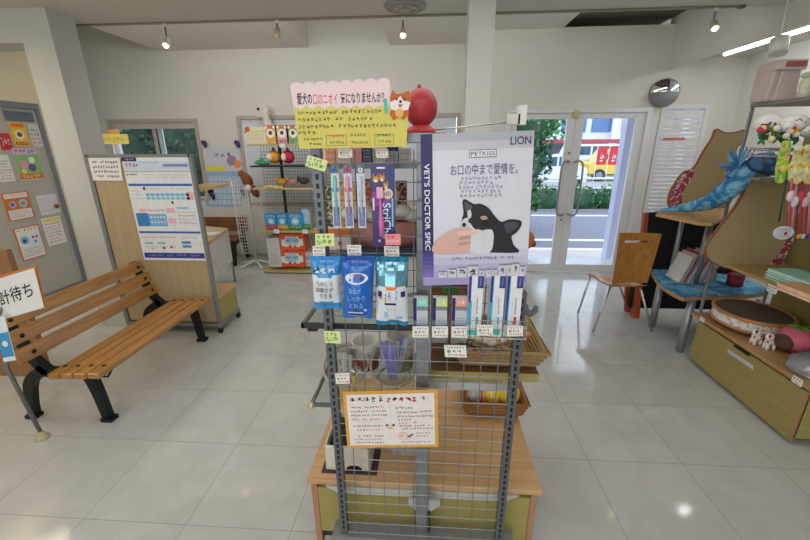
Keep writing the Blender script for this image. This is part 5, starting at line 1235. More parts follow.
def basket(name, x0, x1, y0, y1, z0, z1, fl, mat, label, th=.008):
    root_ = thing(name, label, 'basket', ((x0+x1)/2, (y0+y1)/2, z0))
    m = MB()
    def loop(f, z): return [Vector((x0-f, y0-f, z)), Vector((x1+f, y0-f, z)), Vector((x1+f, y1+f, z)), Vector((x0-f, y1+f, z))]
    A = loop(0, z0); B = loop(fl, z1); C = loop(fl-th, z1); D = loop(-th, z0+th)
    m.add(A+B+C+D, [(0, 3, 2, 1)]+[(i, (i+1) % 4, 4+(i+1) % 4, 4+i) for i in range(4)]+[(4+i, 4+(i+1) % 4, 8+(i+1) % 4, 8+i) for i in range(4)]+[(8+i, 8+(i+1) % 4, 12+(i+1) % 4, 12+i) for i in range(4)]+[(12, 13, 14, 15)], mat)
    m.build('woven_body', root_)
    m = MB(); m.tube(B+[B[0]], .007, mat, 8); m.build('rim', root_)
    m = MB()
    for j in range(1, 4):
        t = j/4; Lp = [A[i].lerp(B[i], t) for i in range(4)]; m.tube(Lp+[Lp[0]], .005, mat, 6)
    m.build('woven_band', root_)
    return root_
WK = weave('#a8845a', '#e2c690', 55, .8, 1.0); WK2 = weave('#a0683a', '#d8a868', 55, .8, 1.0)
b1x0 = at(462, 368, Y=1.17).x; b1x1 = at(536, 368, Y=1.17).x
basket('wicker_basket', b1x0, b1x1, 1.17, 1.40, SZ+.006, SZ+.075, .03, WK, 'wicker basket with wrapped chews on the upper wooden shelf')
rnd = random.Random(4)
for k in range(24):
    x = b1x0+.02+rnd.random()*(b1x1-b1x0-.04); y = 1.2+rnd.random()*.15; z = SZ+.035+rnd.random()*.045; a_ = rnd.uniform(-.6, .6)
    dv = Vector((math.cos(a_), math.sin(a_), rnd.uniform(-.1, .15)))*.038
    m = MB(); cc = M(('#d9cbb4', '#e6e0d6', '#b98a62', '#cfc3b6', '#9a6a4a')[k % 5], .35, coat=.3); P0 = Vector((x, y, z))
    m.ring([(P0-dv, .004), (P0-dv*.8, .011), (P0, .012), (P0+dv*.8, .011), (P0+dv, .004)], cc, 10); m.ring([(P0-dv*.2, .0125), (P0+dv*.2, .0125)], M(('#c8a03c', '#b5483a', '#e8e4dc')[k % 3], .4), 10, cap=False)
    tag(m.build('wrapped_chew'), 'small wrapped dog chew in the upper wicker basket', 'dog chew', 'wrapped chews in the upper basket')
b2x0 = at(466, 419, Y=1.50).x; b2x1 = at(521, 419, Y=1.50).x
basket('wicker_basket', b2x0, b2x1, 1.50, 1.70, CZ+.006, CZ+.085, .025, WK2, 'reddish wicker basket with bright balls on the rack base')
for k, (px, py, r_, col, lab) in enumerate(((507, 404, .047, '#e8c83c', 'large yellow ball at the right of the lower basket'), (492, 403, .034, '#e8d050', 'yellow ball beside the large yellow ball in lower basket'), (498, 393, .03, '#d83a34', 'red ball at the back of the lower basket'), (482, 392, .03, '#c8303a', 'dark red ball at back left of the lower basket'), (474, 403, .03, '#b8b4b0', 'grey silver ball at front left of the lower basket'), (484, 406, .024, '#e87830', 'small orange ball at front of the lower basket'), (511, 391, .026, '#cf2f3a', 'red ball behind the large yellow ball'), (498, 408, .02, '#e05a2c', 'small orange red ball between the yellow balls'))):
    Y_ = 1.56 if py > 398 else 1.64
    r_ *= 1.2; c = at(px, py, Y=Y_); c.z = max(c.z+.012, CZ+.03+r_); m = MB(); m.ell(c, r_, M(col, .4, coat=.2), 16, 10)
    m.ring([(c+Vector((-r_*.3, 0, 0)), r_*.965), (c+Vector((-r_*.22, 0, 0)), r_*.985)], PAPER, 18, cap=False)
    tag(m.build('toy_ball'), lab, 'ball', 'balls in the lower basket')
# brown cardboard box and plush behind the poster foot
pbox('cardboard_box', 431, 470, 284, 340, 1.44, .06, wood('#8a5f38', '#a0714a', 'X', 3, .6, 0), 'brown cardboard box behind the small dental boxes', 'box', None, None, SZ)
c = at(458, 293, Y=1.36); root = thing('pink_plush', 'pinkish brown plush with green leaves below the poster', 'plush toy', (c.x, 1.36, SZ))
m = MB(); m.ring([((c.x, 1.36, SZ), .035), ((c.x, 1.36, c.z-.03), .03), ((c.x, 1.36, c.z), .032), ((c.x, 1.36, c.z+.025), .01)], M('#a86a60', .85), 12); m.build('body', root)
m = MB()
for k in range(7): a_ = k*.9; m.ell(c+Vector((-.03+.02*math.cos(a_), -.02, .02+.012*math.sin(a_))), (.014, .006, .008), M('#3f9a3c', .6), 8, 5)
m.build('leaf', root)
m = MB(); m.ell(c+Vector((.075, 0, .015)), (.012, .02, .018), M('#49a844', .6), 8, 5); m.ring([(c+Vector((.075, 0, .0)), .004), (Vector((c.x+.075, 1.36, SZ)), .006)], M('#3f8a3c', .6), 6); tag(m.build('green_sprig'), 'bright green sprig between the tall toothpaste boxes', 'plant')
c = at(533, 307, Y=1.3)
root = thing('grey_plush', 'grey plush elephant with curved trunk behind the red marked box', 'plush toy', (c.x-.06, 1.3, SZ+.02))
GP = M('#77787c', .9, bump=.4)
m = MB(); m.ell((c.x-.075, 1.32, c.z-.05), (.05, .05, .065), GP, 14, 10); m.ell((c.x-.05, 1.30, c.z-.005), (.035, .03, .03), GP, 12, 8); m.build('body', root)
m = MB(); m.ring([(Vector((c.x-.03, 1.29, c.z-.012)), .014), (Vector((c.x-.008, 1.285, c.z-.02)), .012), (Vector((c.x+.006, 1.285, c.z-.006)), .010), (Vector((c.x+.006, 1.285, c.z+.01)), .008)], GP, 10); m.build('trunk', root)
c = at(531, 240, Y=1.25)
root = thing('brown_plush', 'orange brown plush ear peeking out right of the poster', 'plush toy', (c.x-.03, 1.25, c.z-.035))
m = MB(); m.ell(c+Vector((-.02, 0, 0)), (.032, .02, .034), M('#b06a3c', .85, bump=.4), 14, 8); m.build('body', root); m = MB(); m.ell(c+Vector((.008, -.003, -.012)), (.01, .01, .012), M('#8a4f2c', .85), 8, 6); m.build('ear', root)
m = MB(); m.tube([(c.x-.02, 1.25, c.z-.03), (c.x-.02, 1.25, SZ+.08)], .004, STEEL, 6); tag(m.build('display_stick'), 'thin display stick holding the brown plush beside the poster', 'stick')
# thin rod with white block
a = at(413, 132, Y=1.15); b_ = at(521, 121, Y=1.15)
root = thing('sign_rod', 'thin chrome rod with white end block above the poster', 'rod', (a.x, 1.15, a.z))
m = MB(); m.tube([a, b_], .0025, CHROME, 6); m.build('rod', root)
m = MB(); m.box((b_.x-.01, 1.14, b_.z-.01), (b_.x+.012, 1.17, b_.z+.04), WHITE); m.box((b_.x-.04, 1.14, b_.z-.008), (b_.x-.005, 1.16, b_.z+.018), M('#d9d6cc', .5)); m.build('end_block', root)

# ================================================================== RIGHT SIDE
# plywood chair
PLY = wood('#a9702c', '#c08a42', 'Z', 4, .35, .4)
root = thing('plywood_chair', 'bent plywood chair with slotted back and chrome legs near doors', 'chair', (1.8, 3.45, 0))
Yt, Yb = 3.12, 3.27
def bk(px, py):
    t = (py-233)/(284-233); return at(px, py, Y=Yt+(Yb-Yt)*t)
m = MB(); nn = 10
outer = [(620, 233), (662, 234), (647.5, 283), (612.5, 284)]
def bp_(u, v):
    x = (620+(42)*u)*(1-v)+(612.5+35*u)*v; y = (233+u)*(1-v)+(284-u)*v; P_ = bk(x, y); P_.y += .02*math.sin(math.pi*u); return P_
vs = []; fs = []; nu, nv = 12, 20
for s_ in (0, 1):
    for j in range(nv+1):
        for i in range(nu+1): P_ = bp_(i/nu, j/nv); P_.y += .012*s_; vs.append(P_)
st = (nu+1)*(nv+1)
def hole(i, j): return 2 <= i <= 8 and j == 3
for j in range(nv):
    for i in range(nu):
        q_ = j*(nu+1)+i
        if hole(i, j):
            continue
        fs.append((q_, q_+nu+1, q_+nu+2, q_+1)); fs.append((st+q_, st+q_+1, st+q_+nu+2, st+q_+nu+1))
        for (di, dj, e0, e1) in ((-1, 0, q_, q_+nu+1), (1, 0, q_+nu+2, q_+1), (0, -1, q_+1, q_), (0, 1, q_+nu+1, q_+nu+2)):
            ii, jj = i+di, j+dj
            if ii < 0 or ii >= nu or jj < 0 or jj >= nv or hole(ii, jj): fs.append((e0, st+e0, st+e1, e1))
m.add(vs, fs, PLY); m.build('backrest', root)
m = MB(); A = bk(612.5, 284); B = bk(647.5, 283); C_ = at(587, 271, Z=.455); 
d_ = C_-Vector((A.x, A.y, .455)); D_ = Vector((B.x, B.y, .455))+d_*.98
pts = []
prof = []
for k in range(9):
    t = k/8; zz_ = .455-.015*math.sin(math.pi*t)-(.02*max(0, t-.8)/.2)+.02*max(0, .15-t)/.15
    prof.append((t, zz_))
vs = []; fs = []
for t, zz_ in prof:
    for u in range(5):
        P_ = Vector((A.x+(B.x-A.x)*u/4, A.y+(B.y-A.y)*u/4, 0))+Vector((d_.x, d_.y, 0))*t; P_.z = zz_-.01*math.sin(math.pi*u/4)
        vs.append(P_); 
n0 = len(vs); vs += [v-Vector((0, 0, .013)) for v in vs]
for k in range(8):
    for u in range(4):
        q_ = k*5+u; fs.append((q_, q_+1, q_+6, q_+5)); fs.append((n0+q_, n0+q_+5, n0+q_+6, n0+q_+1))
for k in range(8):
    for u in (0, 4): q_ = k*5+u; fs.append((q_, q_+5, n0+q_+5, n0+q_))
for u in range(4): fs.append((40+u, 41+u, n0+41+u, n0+40+u)); fs.append((u, u+1, n0+u+1, n0+u))
m.add(vs, fs, PLY, True); m.build('seat', root)
def leg(pts): m = MB(); m.tube([Vector(q_) for q_ in pts], .0105, CHROME, 8); m.build('leg', root)
f1 = at(578, 313, Z=.011); f2 = at(592.7, 332.5, Z=.011); f3 = at(651.7, 331, Z=.011); f4 = Vector((f3.x+.02, f1.y+.12, .011))
s1 = Vector((C_.x+.03, C_.y-.03, .43)); s2 = Vector((A.x+.01, A.y+.05, .435)); s3 = Vector((B.x-.02, B.y+.06, .435)); s4 = Vector((D_.x-.04, D_.y-.04, .43))
leg([f1, s1]); leg([f2, s2]); leg([f3, s3]); leg([f4, s4])
m = MB(); m.tube([s1, s2, s3, s4], .009, CHROME, 8); m.build('seat_frame', root)
m = MB(); m.box((s1.x+.02, s1.y-.05, .40), (s1.x+.08, s1.y, .435), M('#d9cdb4', .6)); m.build('seat_pad', root)

# black panel with orange-red stand
root = thing('display_board', 'black fabric panel on orange-red wooden legs behind the blue bench', 'panel', (2.3, 3.6, 0))
a = at(645, 213, Y=3.6); b_ = at(722, 213, Y=3.6); zb_ = at(650, 310, Y=3.6).z
m = MB(); m.box((a.x+.03, 3.62, max(.1, zb_)), (b_.x+.35, 3.65, a.z), M('#141316', .9)); m.build('fabric_board', root)
OR = wood('#a84626', '#c05a34', 'Z', 4, .5, .1)
f_ = at(636, 323, Z=0); 
m = MB(); m.prism([(a.x-.005, 3.595, a.z), (a.x+.03, 3.595, a.z), (f_.x+.09, 3.6, 0), (f_.x+.02, 3.6, 0)], (0, .04, 0), OR); m.build('leg', root)
f2_ = at(626, 312, Z=0)
m = MB(); m.prism([(f2_.x-.01, f2_.y, 0), (f2_.x+.06, f2_.y, 0), (a.x+.0, 3.68, .55), (a.x-.04, 3.68, .55)], (0, .03, 0), OR); m.build('leg', root)
m = MB(); m.box((f2_.x+.0, 3.62, .12), (f2_.x+.14, 3.8, .16), OR); m.build('cross_bar', root)

# two-tier blue cloth bench with round metal legs
SILV = M('#a3a6a8', .35, .6)
root = thing('two_tier_stand', 'two-tier stand with thick grey metal legs and blue cloth shelf', 'stand', (2.3, 3.1, 0))
lz = .50
P1 = at(653, 266, Z=lz); P2 = at(656.5, 280, Z=lz); P3 = at(684, 298, Z=lz); P4 = at(697, 292, Z=lz); 
poly = interp_poly([P1, P2, at(668, 290, Z=lz), P3, at(692, 297, Z=lz), Vector((2.75, P4.y+.02, lz)), Vector((2.75, 3.50, lz)), Vector((P1.x+.25, 3.50, lz))], 3)
BCL = blotch('#2c7fb4', '#7cc0e0', 9, .40, .62, .8)
m = MB(); m.prism(poly, (0, 0, -.03), BCL, M('#b8905c', .5)); m.build('lower_shelf', root)
m = MB(); m.prism([p_+Vector((0, 0, .001)) for p_ in poly], (0, 0, .004), BCL); m.build('blue_cloth', root)
uz = 1.135
U1 = at(656, 213.5, Z=uz); U2 = at(700, 222.5, Z=uz); U3 = at(722, 219, Z=uz)
def tubeleg(a, b_, r_=.03): m = MB(); m.ring([(a, r_), (b_, r_)], SILV, 18, smooth=True); m.build('leg', root)
l1 = at(680, 353, Z=0); l2 = at(648, 326, Z=0)
tubeleg((l1.x+.01, l1.y+.03, 0), (l1.x+.03, l1.y+.05, lz-.03)); tubeleg((2.12, 3.42, 0), (2.12, 3.42, lz-.03)); tubeleg((2.68, 3.43, 0), (2.68, 3.43, lz-.03)); tubeleg((2.62, 2.98, 0), (2.62, 2.98, lz-.03), .015)
u_ = at(697, 284, Z=lz+.005); tubeleg((u_.x, u_.y+.03, lz+.005), (u_.x+.01, u_.y+.03, uz-.02), .026)
tubeleg((2.2, 3.44, lz+.005), (2.2, 3.44, uz-.02), .02)
m = MB(); m.prism([U1, U2, at(712, 223, Z=uz), U3, Vector((2.72, U3.y+.05, uz)), Vector((2.72, 3.50, uz)), Vector((2.12, 3.50, uz))], (0, 0, -.022), wood('#b08a54', '#c8a470', 'X', 4, .45, .1)); m.build('upper_shelf', root)
# leaning magazines
c = at(676, 282, Z=lz)
cols = ['#d9d6d4', '#b9b4b8', '#8f8a90', '#e2dedc', '#c8bcc0', '#a8424c', '#d0cccc', '#8fa0b4', '#c9c6c8', '#dedad6']
for k in range(10):
    m = MB(); x = at(664+k*2.8, 275, Z=lz+.006).x; y = 3.24; ang = -.3
    hh = .24+.02*(k % 3); R_ = Matrix.Rotation(-ang, 3, 'Y'); x0 = x+.0
    m.box((x0, y, lz+.006), (x0+.012, y+.19, lz+.006+hh), M('#e9e6e2', .6), rot=R_, piv=(x0+.013, y, lz+.007)); m.box((x0-.001, y-.001, lz+.007), (x0+.013, y+.0, lz+.005+hh), M(cols[k], .5), rot=R_, piv=(x0+.013, y, lz+.007)); m.box((x0-.0015, y-.001, lz+.007), (x0, y+.19, lz+.005+hh), M(cols[(k+3) % 10], .5), rot=R_, piv=(x0+.013, y, lz+.007))
    tag(m.build('magazine'), 'magazine leaning in the row on the blue cloth shelf', 'magazine', 'magazines on the blue cloth shelf')
c = at(711, 272, Y=3.25); m = MB(); m.ell((c.x, 3.25, lz+.075), (.05, .04, .07), M('#8d8f94', .9, bump=.4), 12, 8); m.ell((c.x, 3.23, lz+.165), (.035, .03, .035), M('#9a9ca0', .9), 10, 8); tag(m.build('grey_plush'), 'small grey plush beside the thick metal leg on blue shelf', 'plush toy')
c = at(735, 281, Y=3.2); m = MB(); m.lathe((c.x, 3.2, lz+.004), [(.001, 0), (.055, 0), (.06, .1), (.05, .1), (.001, .02)], M('#7a1c26', .5), 18); tag(m.build('red_bucket'), 'dark red tub on the blue shelf behind the drawer unit', 'tub')

# drawer and shelf unit at right
DX, D0, D1 = 2.07, 1.90, 2.80
root = thing('drawer_shelf_unit', 'wood and olive shelf unit with one big drawer at right', 'shelf unit', (DX+.24, (D0+D1)/2, 0))
m = MB(); m.box((DX+.012, D0, .05), (DX+.5, D0+.02, .385), OLIVE); m.box((DX+.012, D1-.02, .05), (DX+.5, D1, .385), OLIVE); m.box((DX+.02, D0+.02, .05), (DX+.5, D1-.02, .07), OLIVE); m.build('carcass', root)
m = MB(); m.box((DX, D0+.005, .03), (DX+.018, D1-.005, .355), wood('#98884f', '#a49458', 'Y', 3, .5, .1)); m.box((DX-.001, D0, .03), (DX+.019, D0+.006, .355), SIDE); o = m.build('drawer_front', root)
m = MB(); m.box((DX-.003, 2.30, .34), (DX+.006, 2.43, .356), BLACK); m.build('handle', o)
p = Panel(at(727.5, 348.5, X=DX-.003), at(753, 365.5, X=DX-.003), at(727.5, 352.5, X=DX-.003), M('#c9c8cc', .6), thick=.002); p.n = Vector((1, 0, 0)); p.scrib(.05, .3, .95, .7, FADE, 2); p.mb.build('drawer_label', o)
m = MB(); m.box((DX-.015, D0-.005, .375), (DX+.5, D1+.065, .40), wood('#a88252', '#bc9666', 'Y', 4, .45, .1)); m.build('worktop', root, .003)
m = MB(); m.box((DX+.48, D0-.6, .40), (DX+.5, D1, 1.95), wood('#8a7c46', '#958650', 'Z', 3, .55, .05)); m.build('back_panel', root)
m = MB(); m.box((2.44, 1.3, 1.25), (2.455, 2.80, 1.87), wood('#9a8a50', '#a89a60', 'Z', 3, .55, .05)); m.build('upper_back_panel', root)
sh_wood = wood('#a88c5c', '#b89c6a', 'Y', 4, .45, .1)
m = MB(); m.box((2.1, 1.2, .815), (DX+.48, 2.84, .838), sh_wood); m.build('middle_shelf', root, .002)
TZ = 1.895
m = MB(); m.box((2.08, 1.2, TZ-.02), (DX+.5, 2.84, TZ), M('#8f8c84', .5)); m.build('top_shelf', root, .002)
for (x, y, z0, z1) in ((2.1, 2.84, .40, TZ), (DX+.47, 2.84, .40, TZ), (2.12, 2.2, 1.2, TZ), (DX+.47, 1.9, .4, TZ)):
    m = MB(); m.box((x, y, z0), (x+.012, y+.02, z1), M('#8f9092', .4, .4)) if z0 < .5 else None
    if z0 < .5: m.build('upright', root)
for y in (D0+.08, D1-.08): 
    m = MB(); m.ring([((DX+.08, y, .025), .025), ((DX+.1, y, .025), .025)], BLACK, 12, smooth=False); m.ring([((DX+.4, y, .025), .025), ((DX+.42, y, .025), .025)], BLACK, 12, smooth=False); m.box((DX+.08, y-.01, .025), (DX+.1, y+.01, .052), STEEL); m.build('caster', root)
def rtag(px, py, w_, h_, X, label):
    a = at(px, py, X=X); m_ = MB(); pnl = Panel((X, a.y+w_/2, a.z+h_/2), (X, a.y-w_/2, a.z+h_/2), (X, a.y+w_/2, a.z-h_/2), TAGW, thick=.002, mb=m_); pnl.n = Vector((1, 0, 0)); pnl.scrib(.1, .15, .9, .45, INK, 2, w=.2); pnl.scrib(.1, .55, .9, .85, GREEN, 2, w=.2)
    tag(m_.build('price_tag'), label, 'price tag')
rtag(740, 294, .0, .0, 2.1, 'x') if False else None
rtag(702, 319.5, .05, .035, DX-.018, 'white price tag at far end of the worktop edge')
rtag(772, 289, .07, .045, 2.096, 'white price tag on the middle shelf edge under mint booklets')
rtag(797, 381, .06, .04, DX-.018, 'white price tag at near end of the worktop edge')
# round scratcher
wz = .402
root = thing('round_scratcher', 'low round wooden cat scratcher with printed side on the worktop', 'cat scratcher', (2.32, 2.53, wz))
c = Vector((2.28, 2.61, wz)); R1 = .215
m = MB(); m.lathe(c, [(.001, .02), (R1*.75, .02), (R1*.78, .0), (R1*.8, .03), (R1*.97, .035), (R1, .05)], M('#b9b5ae', .6), 36, 1, 1.08); m.build('base', root)
m = MB(); m.lathe(c, [(R1, .05), (R1*1.01, .115)], blotch('#dfe0e4', '#e0a45a', 22, .56, .62, .6, '#a9b4d0'), 36, 1, 1.08); m.build('printed_band', root)
WR = wood('#a8713c', '#c08a50', 'X', 4, .4, .2)
m = MB(); m.lathe(c, [(R1*.98, .035), (R1*1.04, .04), (R1*1.04, .052), (R1*1.0, .056)], WR, 36, 1, 1.08); m.lathe(c, [(R1*1.0, .112), (R1*1.05, .115), (R1*1.05, .13), (R1*.97, .134), (R1*.95, .125)], WR, 36, 1, 1.08); m.build('wooden_hoop', root)
m = MB(); m.lathe(c, [(.001, .12), (R1*.96, .12)], M('#5e5349', .95, bump=.8, scale=120), 36, 1, 1.08); m.build('scratch_pad', root)
# two spotted figurines
for k, (px, py, lab) in enumerate(((755, 344, 'spotted white puppy figurine, left one before the round scratcher'), (768, 349, 'spotted white puppy figurine, right one before the round scratcher'))):
    g = at(px, py, Z=wz); s_ = .032
    root = thing('puppy_figurine', lab, 'figurine', (g.x, g.y, wz), 'spotted puppy figurines')
    m = MB(); FW = M('#e9e4dc', .35)
    for dx_ in (-.6, .6):
        for dy in (-.5, .5): m.ring([(g+Vector((dx_*s_, dy*s_*.8, 0)), s_*.3), (g+Vector((dx_*s_, dy*s_*.6, s_*1.2)), s_*.32)], FW, 8)
    m.ell(g+Vector((0, 0, s_*1.7)), (s_*1.05, s_*.75, s_*.7), FW, 14, 8); m.build('body', root)
    m = MB(); hc_ = g+Vector((-s_*.75, -s_*.4, s_*2.9)); m.ell(hc_, (s_*.75, s_*.7, s_*.72), FW, 14, 8); m.ell(hc_+Vector((-s_*.55, -s_*.3, -s_*.2)), (s_*.38, s_*.35, s_*.3), FW, 10, 6); m.build('head', root)
    m = MB()
    for sx in (-1, 1): m.ell(hc_+Vector((sx*s_*.45, sx*s_*.5, s_*.3)), (s_*.25, s_*.15, s_*.45), M('#4a3226' if k == 0 else '#c43a30', .5), 8, 6)
    m.build('ear', root)
    m = MB()
    for (a_, b2) in ((0, .3), (1.2, .2), (2.6, .5), (3.7, .1), (4.9, .4), (5.6, -.2)): m.ell(g+Vector((s_*1.0*math.cos(a_)*math.cos(b2), s_*.72*math.sin(a_)*math.cos(b2), s_*1.7+s_*.66*math.sin(b2))), s_*.2, M('#c9302c', .5), 8, 5)
    m.ell(g+Vector((-s_*.2, -s_*.2, s_*.8)), s_*.35, M('#b8742c', .5), 8, 6); m.build('spots', root)
# pink strawberry bed
c = at(797, 331, Z=.47)
c = Vector((2.27, 2.27, .47))
root = thing('strawberry_bed', 'pink strawberry shaped pet bed with green leaf on worktop', 'pet bed', (c.x, c.y, wz))
SPK = M('#cf6a80', .85, bump=.3)
m = MB(); R_ = Matrix.Rotation(-.35, 3, 'Z'); m.ell((c.x+.02, c.y, wz+.085), (.09, .11, .082), SPK, 20, 12, rot=R_); m.build('body', root)
m = MB(); o_ = at(779, 330, Z=.47); m.ell((c.x-.075, c.y-.02, wz+.075), (.03, .06, .05), M('#5a4234', .95, bump=.6), 14, 8); m.build('fur_opening', root)
m = MB(); t0 = Vector((c.x+.02, c.y, .55))
for k in range(5): a_ = k*1.256; m.ell((t0.x+.03*math.cos(a_), t0.y+.03*math.sin(a_), wz+.168), (.028, .012, .006), M('#55a83c', .6), 8, 5, rot=Matrix.Rotation(a_, 3, 'Z'))
m.build('leaf_crown', root)
# silver bag
c = Vector((2.17, 2.04, wz))
root = thing('silver_bag', 'crumpled silver grey bag at the near end of worktop', 'bag', (c.x, c.y, wz))
m = MB(); nu, nv = 18, 10; vs = []; fs = []; rnd = random.Random(9)
for j in range(nv+1):
    ph = math.pi/2*j/nv
    for i in range(nu):
        t = 2*math.pi*i/nu; rr = 1+.1*rnd.uniform(-1, 1)*(j > 0)
        vs.append((c.x+.04+.125*rr*math.cos(t)*math.cos(ph*.95), c.y+.13*rr*math.sin(t)*math.cos(ph*.95), wz+.005+.10*math.sin(ph)*rr))
for j in range(nv):
    for i in range(nu): fs.append((j*nu+i, j*nu+(i+1) % nu, (j+1)*nu+(i+1) % nu, (j+1)*nu+i))
m.add(vs, fs, M('#a6a8ac', .3, .55, bump=.4, scale=18), True); m.build('bag_body', root)
# booklets
def stack(px, py, n_, col, edge, lab, cat, grp, X=2.13, z0=.84, rot=0, w_=.17, l_=.30):
    g = at(px, py, Z=z0)
    rnd = random.Random(px)
    for k in range(n_):
        m = MB(); x0 = g.x+rnd.uniform(-.008, .008); y0 = g.y+rnd.uniform(-.01, .01); R2 = Matrix.Rotation(rot+rnd.uniform(-.05, .05), 3, 'Z'); z_ = z0+k*.0085
        m.box((x0, y0-l_, z_), (x0+w_, y0, z_+.007), edge, rot=R2, piv=(x0, y0, z_)); m.box((x0-.0005, y0-l_, z_+.007), (x0+w_, y0, z_+.008), col, rot=R2, piv=(x0, y0, z_))
        tag(m.build('booklet'), lab % ('topmost' if k == n_-1 else 'below the top'), cat, grp)
stack(765, 277, 7, M('#a4d8cc', .5), M('#cfe9e2', .6), 'mint green booklet %s in the stack on middle shelf', 'booklet', 'mint booklets on the middle shelf', z0=.84)
stack(776, 289, 5, M('#e6a878', .5), M('#efd2b8', .6), 'orange booklet %s in the stack before the mint ones', 'booklet', 'orange booklets on the middle shelf', z0=.84)

# cat-shaped scratch boards
def catboard(pts, Y, label, flower, th=.024, lean=.0):
    P_ = [at(px, py, Y=Y) for px, py in pts]; P_ = interp_poly(P_, 4)
    cen = sum(P_, Vector((0, 0, 0)))/len(P_); zmin = min(q_.z for q_ in P_)
    for q_ in P_: q_.y += (q_.z-zmin)*lean
    root_ = thing('cat_scratch_board', label, 'cat scratcher', (cen.x, Y, zmin))
    m = MB(); m.prism(P_, (0, th, 0), weave('#9c8a60', '#c4b288', 45, .9, .3), M('#8d7b54', .8)); m.build('tatami_face', root_)
    m = MB(); m.tube(P_+[P_[0]], .004, M('#a03040', .8), 6); m.build('red_edging', root_)
    fp = [at(px, py, Y=Y-.004) for px, py in flower]
    for q_ in fp: q_.y += (q_.z-zmin)*lean
    m = MB(); m.prism(interp_poly(fp, 3), (0, .003, 0), blotch('#98384a', '#d8c8c4', 28, .52, .60, .8)); m.build('floral_patch', root_)
catboard([(759, 171.5), (772, 177.5), (785, 181), (797, 176), (800, 190), (797, 215), (794, 232), (789, 250), (779, 265), (765, 272), (743, 271.5), (724, 267.5), (711, 261), (705.5, 254), (708, 244), (720, 227), (737, 205), (748, 184), (752, 175)], 2.72,
    'tatami cat-shaped scratch board with red edge on middle shelf', [(794, 230), (795, 236), (789, 251), (779, 264), (766, 270.5), (772, 262), (783, 248), (789, 236)])
catboard([(716.5, 129), (724, 132.5), (735, 132.5), (745.5, 130), (745, 140), (736, 150), (738, 172), (734, 195), (722, 211), (700, 216), (678, 212), (669, 206), (671, 191), (683, 173), (694, 168), (704, 151), (712, 139)], 3.35,
    'tatami cat-shaped scratch board standing behind the blue cloth fish', [(694, 169), (692, 178), (684, 190), (680, 211), (674, 210), (670, 205), (671.5, 191), (683, 174)])
# blue cloth fish
tipx = [(654, 211.5, .006), (670, 209.5, .02), (690, 207, .045), (708, 203, .06), (722, 195, .072), (735, 184, .075), (746, 173, .066), (757, 164, .05), (768, 156.5, .035), (772, 153, .02)]
Yc_ = [3.15, 3.1, 3.03, 2.93, 2.82, 2.74, 2.70, 2.68, 2.68, 2.68]
root = thing('blue_cloth_fish', 'long blue patterned cloth fish toy draped over the upper shelf', 'cat toy', (2.3, 3.0, uz))
m = MB(); Pf = [(at(px, py, Y=Yc_[i]), r_*.9) for i, (px, py, r_) in enumerate(tipx)]
m.ring(Pf, blotch('#2a7cb8', '#8cc8e4', 10, .42, .60, .75, '#3c8cc4'), 16); m.build('body', root)
m = MB(); c = at(738, 170, Y=2.74)
m.ring([(c+Vector((-.03, 0, -.09)), .025), (c+Vector((-.01, 0, -.03)), .05), (c+Vector((.03, 0, .05)), .055)], M('#2456a8', .7, bump=.2), 14); m.build('blue_pouch', root)
m = MB(); c = at(739, 166, Y=2.68); rnd = random.Random(5)
for k in range(34):
    a_ = rnd.uniform(1.3, 4.4); L_ = rnd.uniform(.07, .14); e_ = c+Vector((math.cos(a_)*L_, rnd.uniform(-.05, .03), math.sin(a_)*L_*.7+.02)); sd = Vector((-math.sin(a_), 0, math.cos(a_)))*.006
    m.add([c-sd, c+sd, e_+sd*.8, e_-sd*.8, c-sd+Vector((0, .003, 0)), c+sd+Vector((0, .003, 0)), e_+sd*.8+Vector((0, .003, 0)), e_-sd*.8+Vector((0, .003, 0))], [(0, 1, 2, 3), (7, 6, 5, 4), (0, 4, 5, 1), (1, 5, 6, 2), (2, 6, 7, 3), (3, 7, 4, 0)], M(('#5fa8d8', '#8cc4e4', '#3f8cc8')[k % 3], .6))
m.build('fringe', root)
c = at(778, 166, Y=2.6); m = MB(); m.ell(c, (.13, .08, .06), blotch('#28486e', '#4a78a8', 12), 16, 10); m.ell(c+Vector((-.08, .03, .02)), (.08, .06, .06), blotch('#28486e', '#4a78a8', 12), 14, 8); m.ell(c+Vector((.1, 0, -.04)), (.06, .06, .06), blotch('#28486e', '#4a78a8', 12), 14, 8)
root = thing('denim_cushion', 'dark blue cloth bundle between the fish and hanging slippers', 'cushion', (c.x, 2.6, c.z-.1)); m.build('cushion_body', root)
m = MB(); m.box((c.x-.12, 2.56, c.z-.085), (2.43, 2.66, c.z-.07), M('#8f8c84', .5)); m.build('backing_board', root)

# chrome hanging rail with toys at the right edge
a = at(753, 149, Y=2.35); 
root = thing('chrome_rail_shelf', 'chrome double rail ledge with hanging toys near right edge', 'rail', (a.x+.2, 2.2, a.z-.02))
e = at(830, 156, Y=1.95)
m = MB(); 
for dz in (0, -.035): m.tube([a+Vector((0, 0, dz)), Vector((a.x+.02, 2.25, a.z+dz)), Vector((2.25, 1.2, a.z+dz))], .007, CHROME, 8)
m.tube([a, a+Vector((0, 0, -.035))], .007, CHROME); m.build('chrome_bar', root)
m = MB(); m.box((a.x+.01, 1.2, a.z-.012), (2.43, 2.42, a.z-.006), glassmat('#dfe8ea', .15)); m.build('ledge', root)
lz2 = a.z-.004
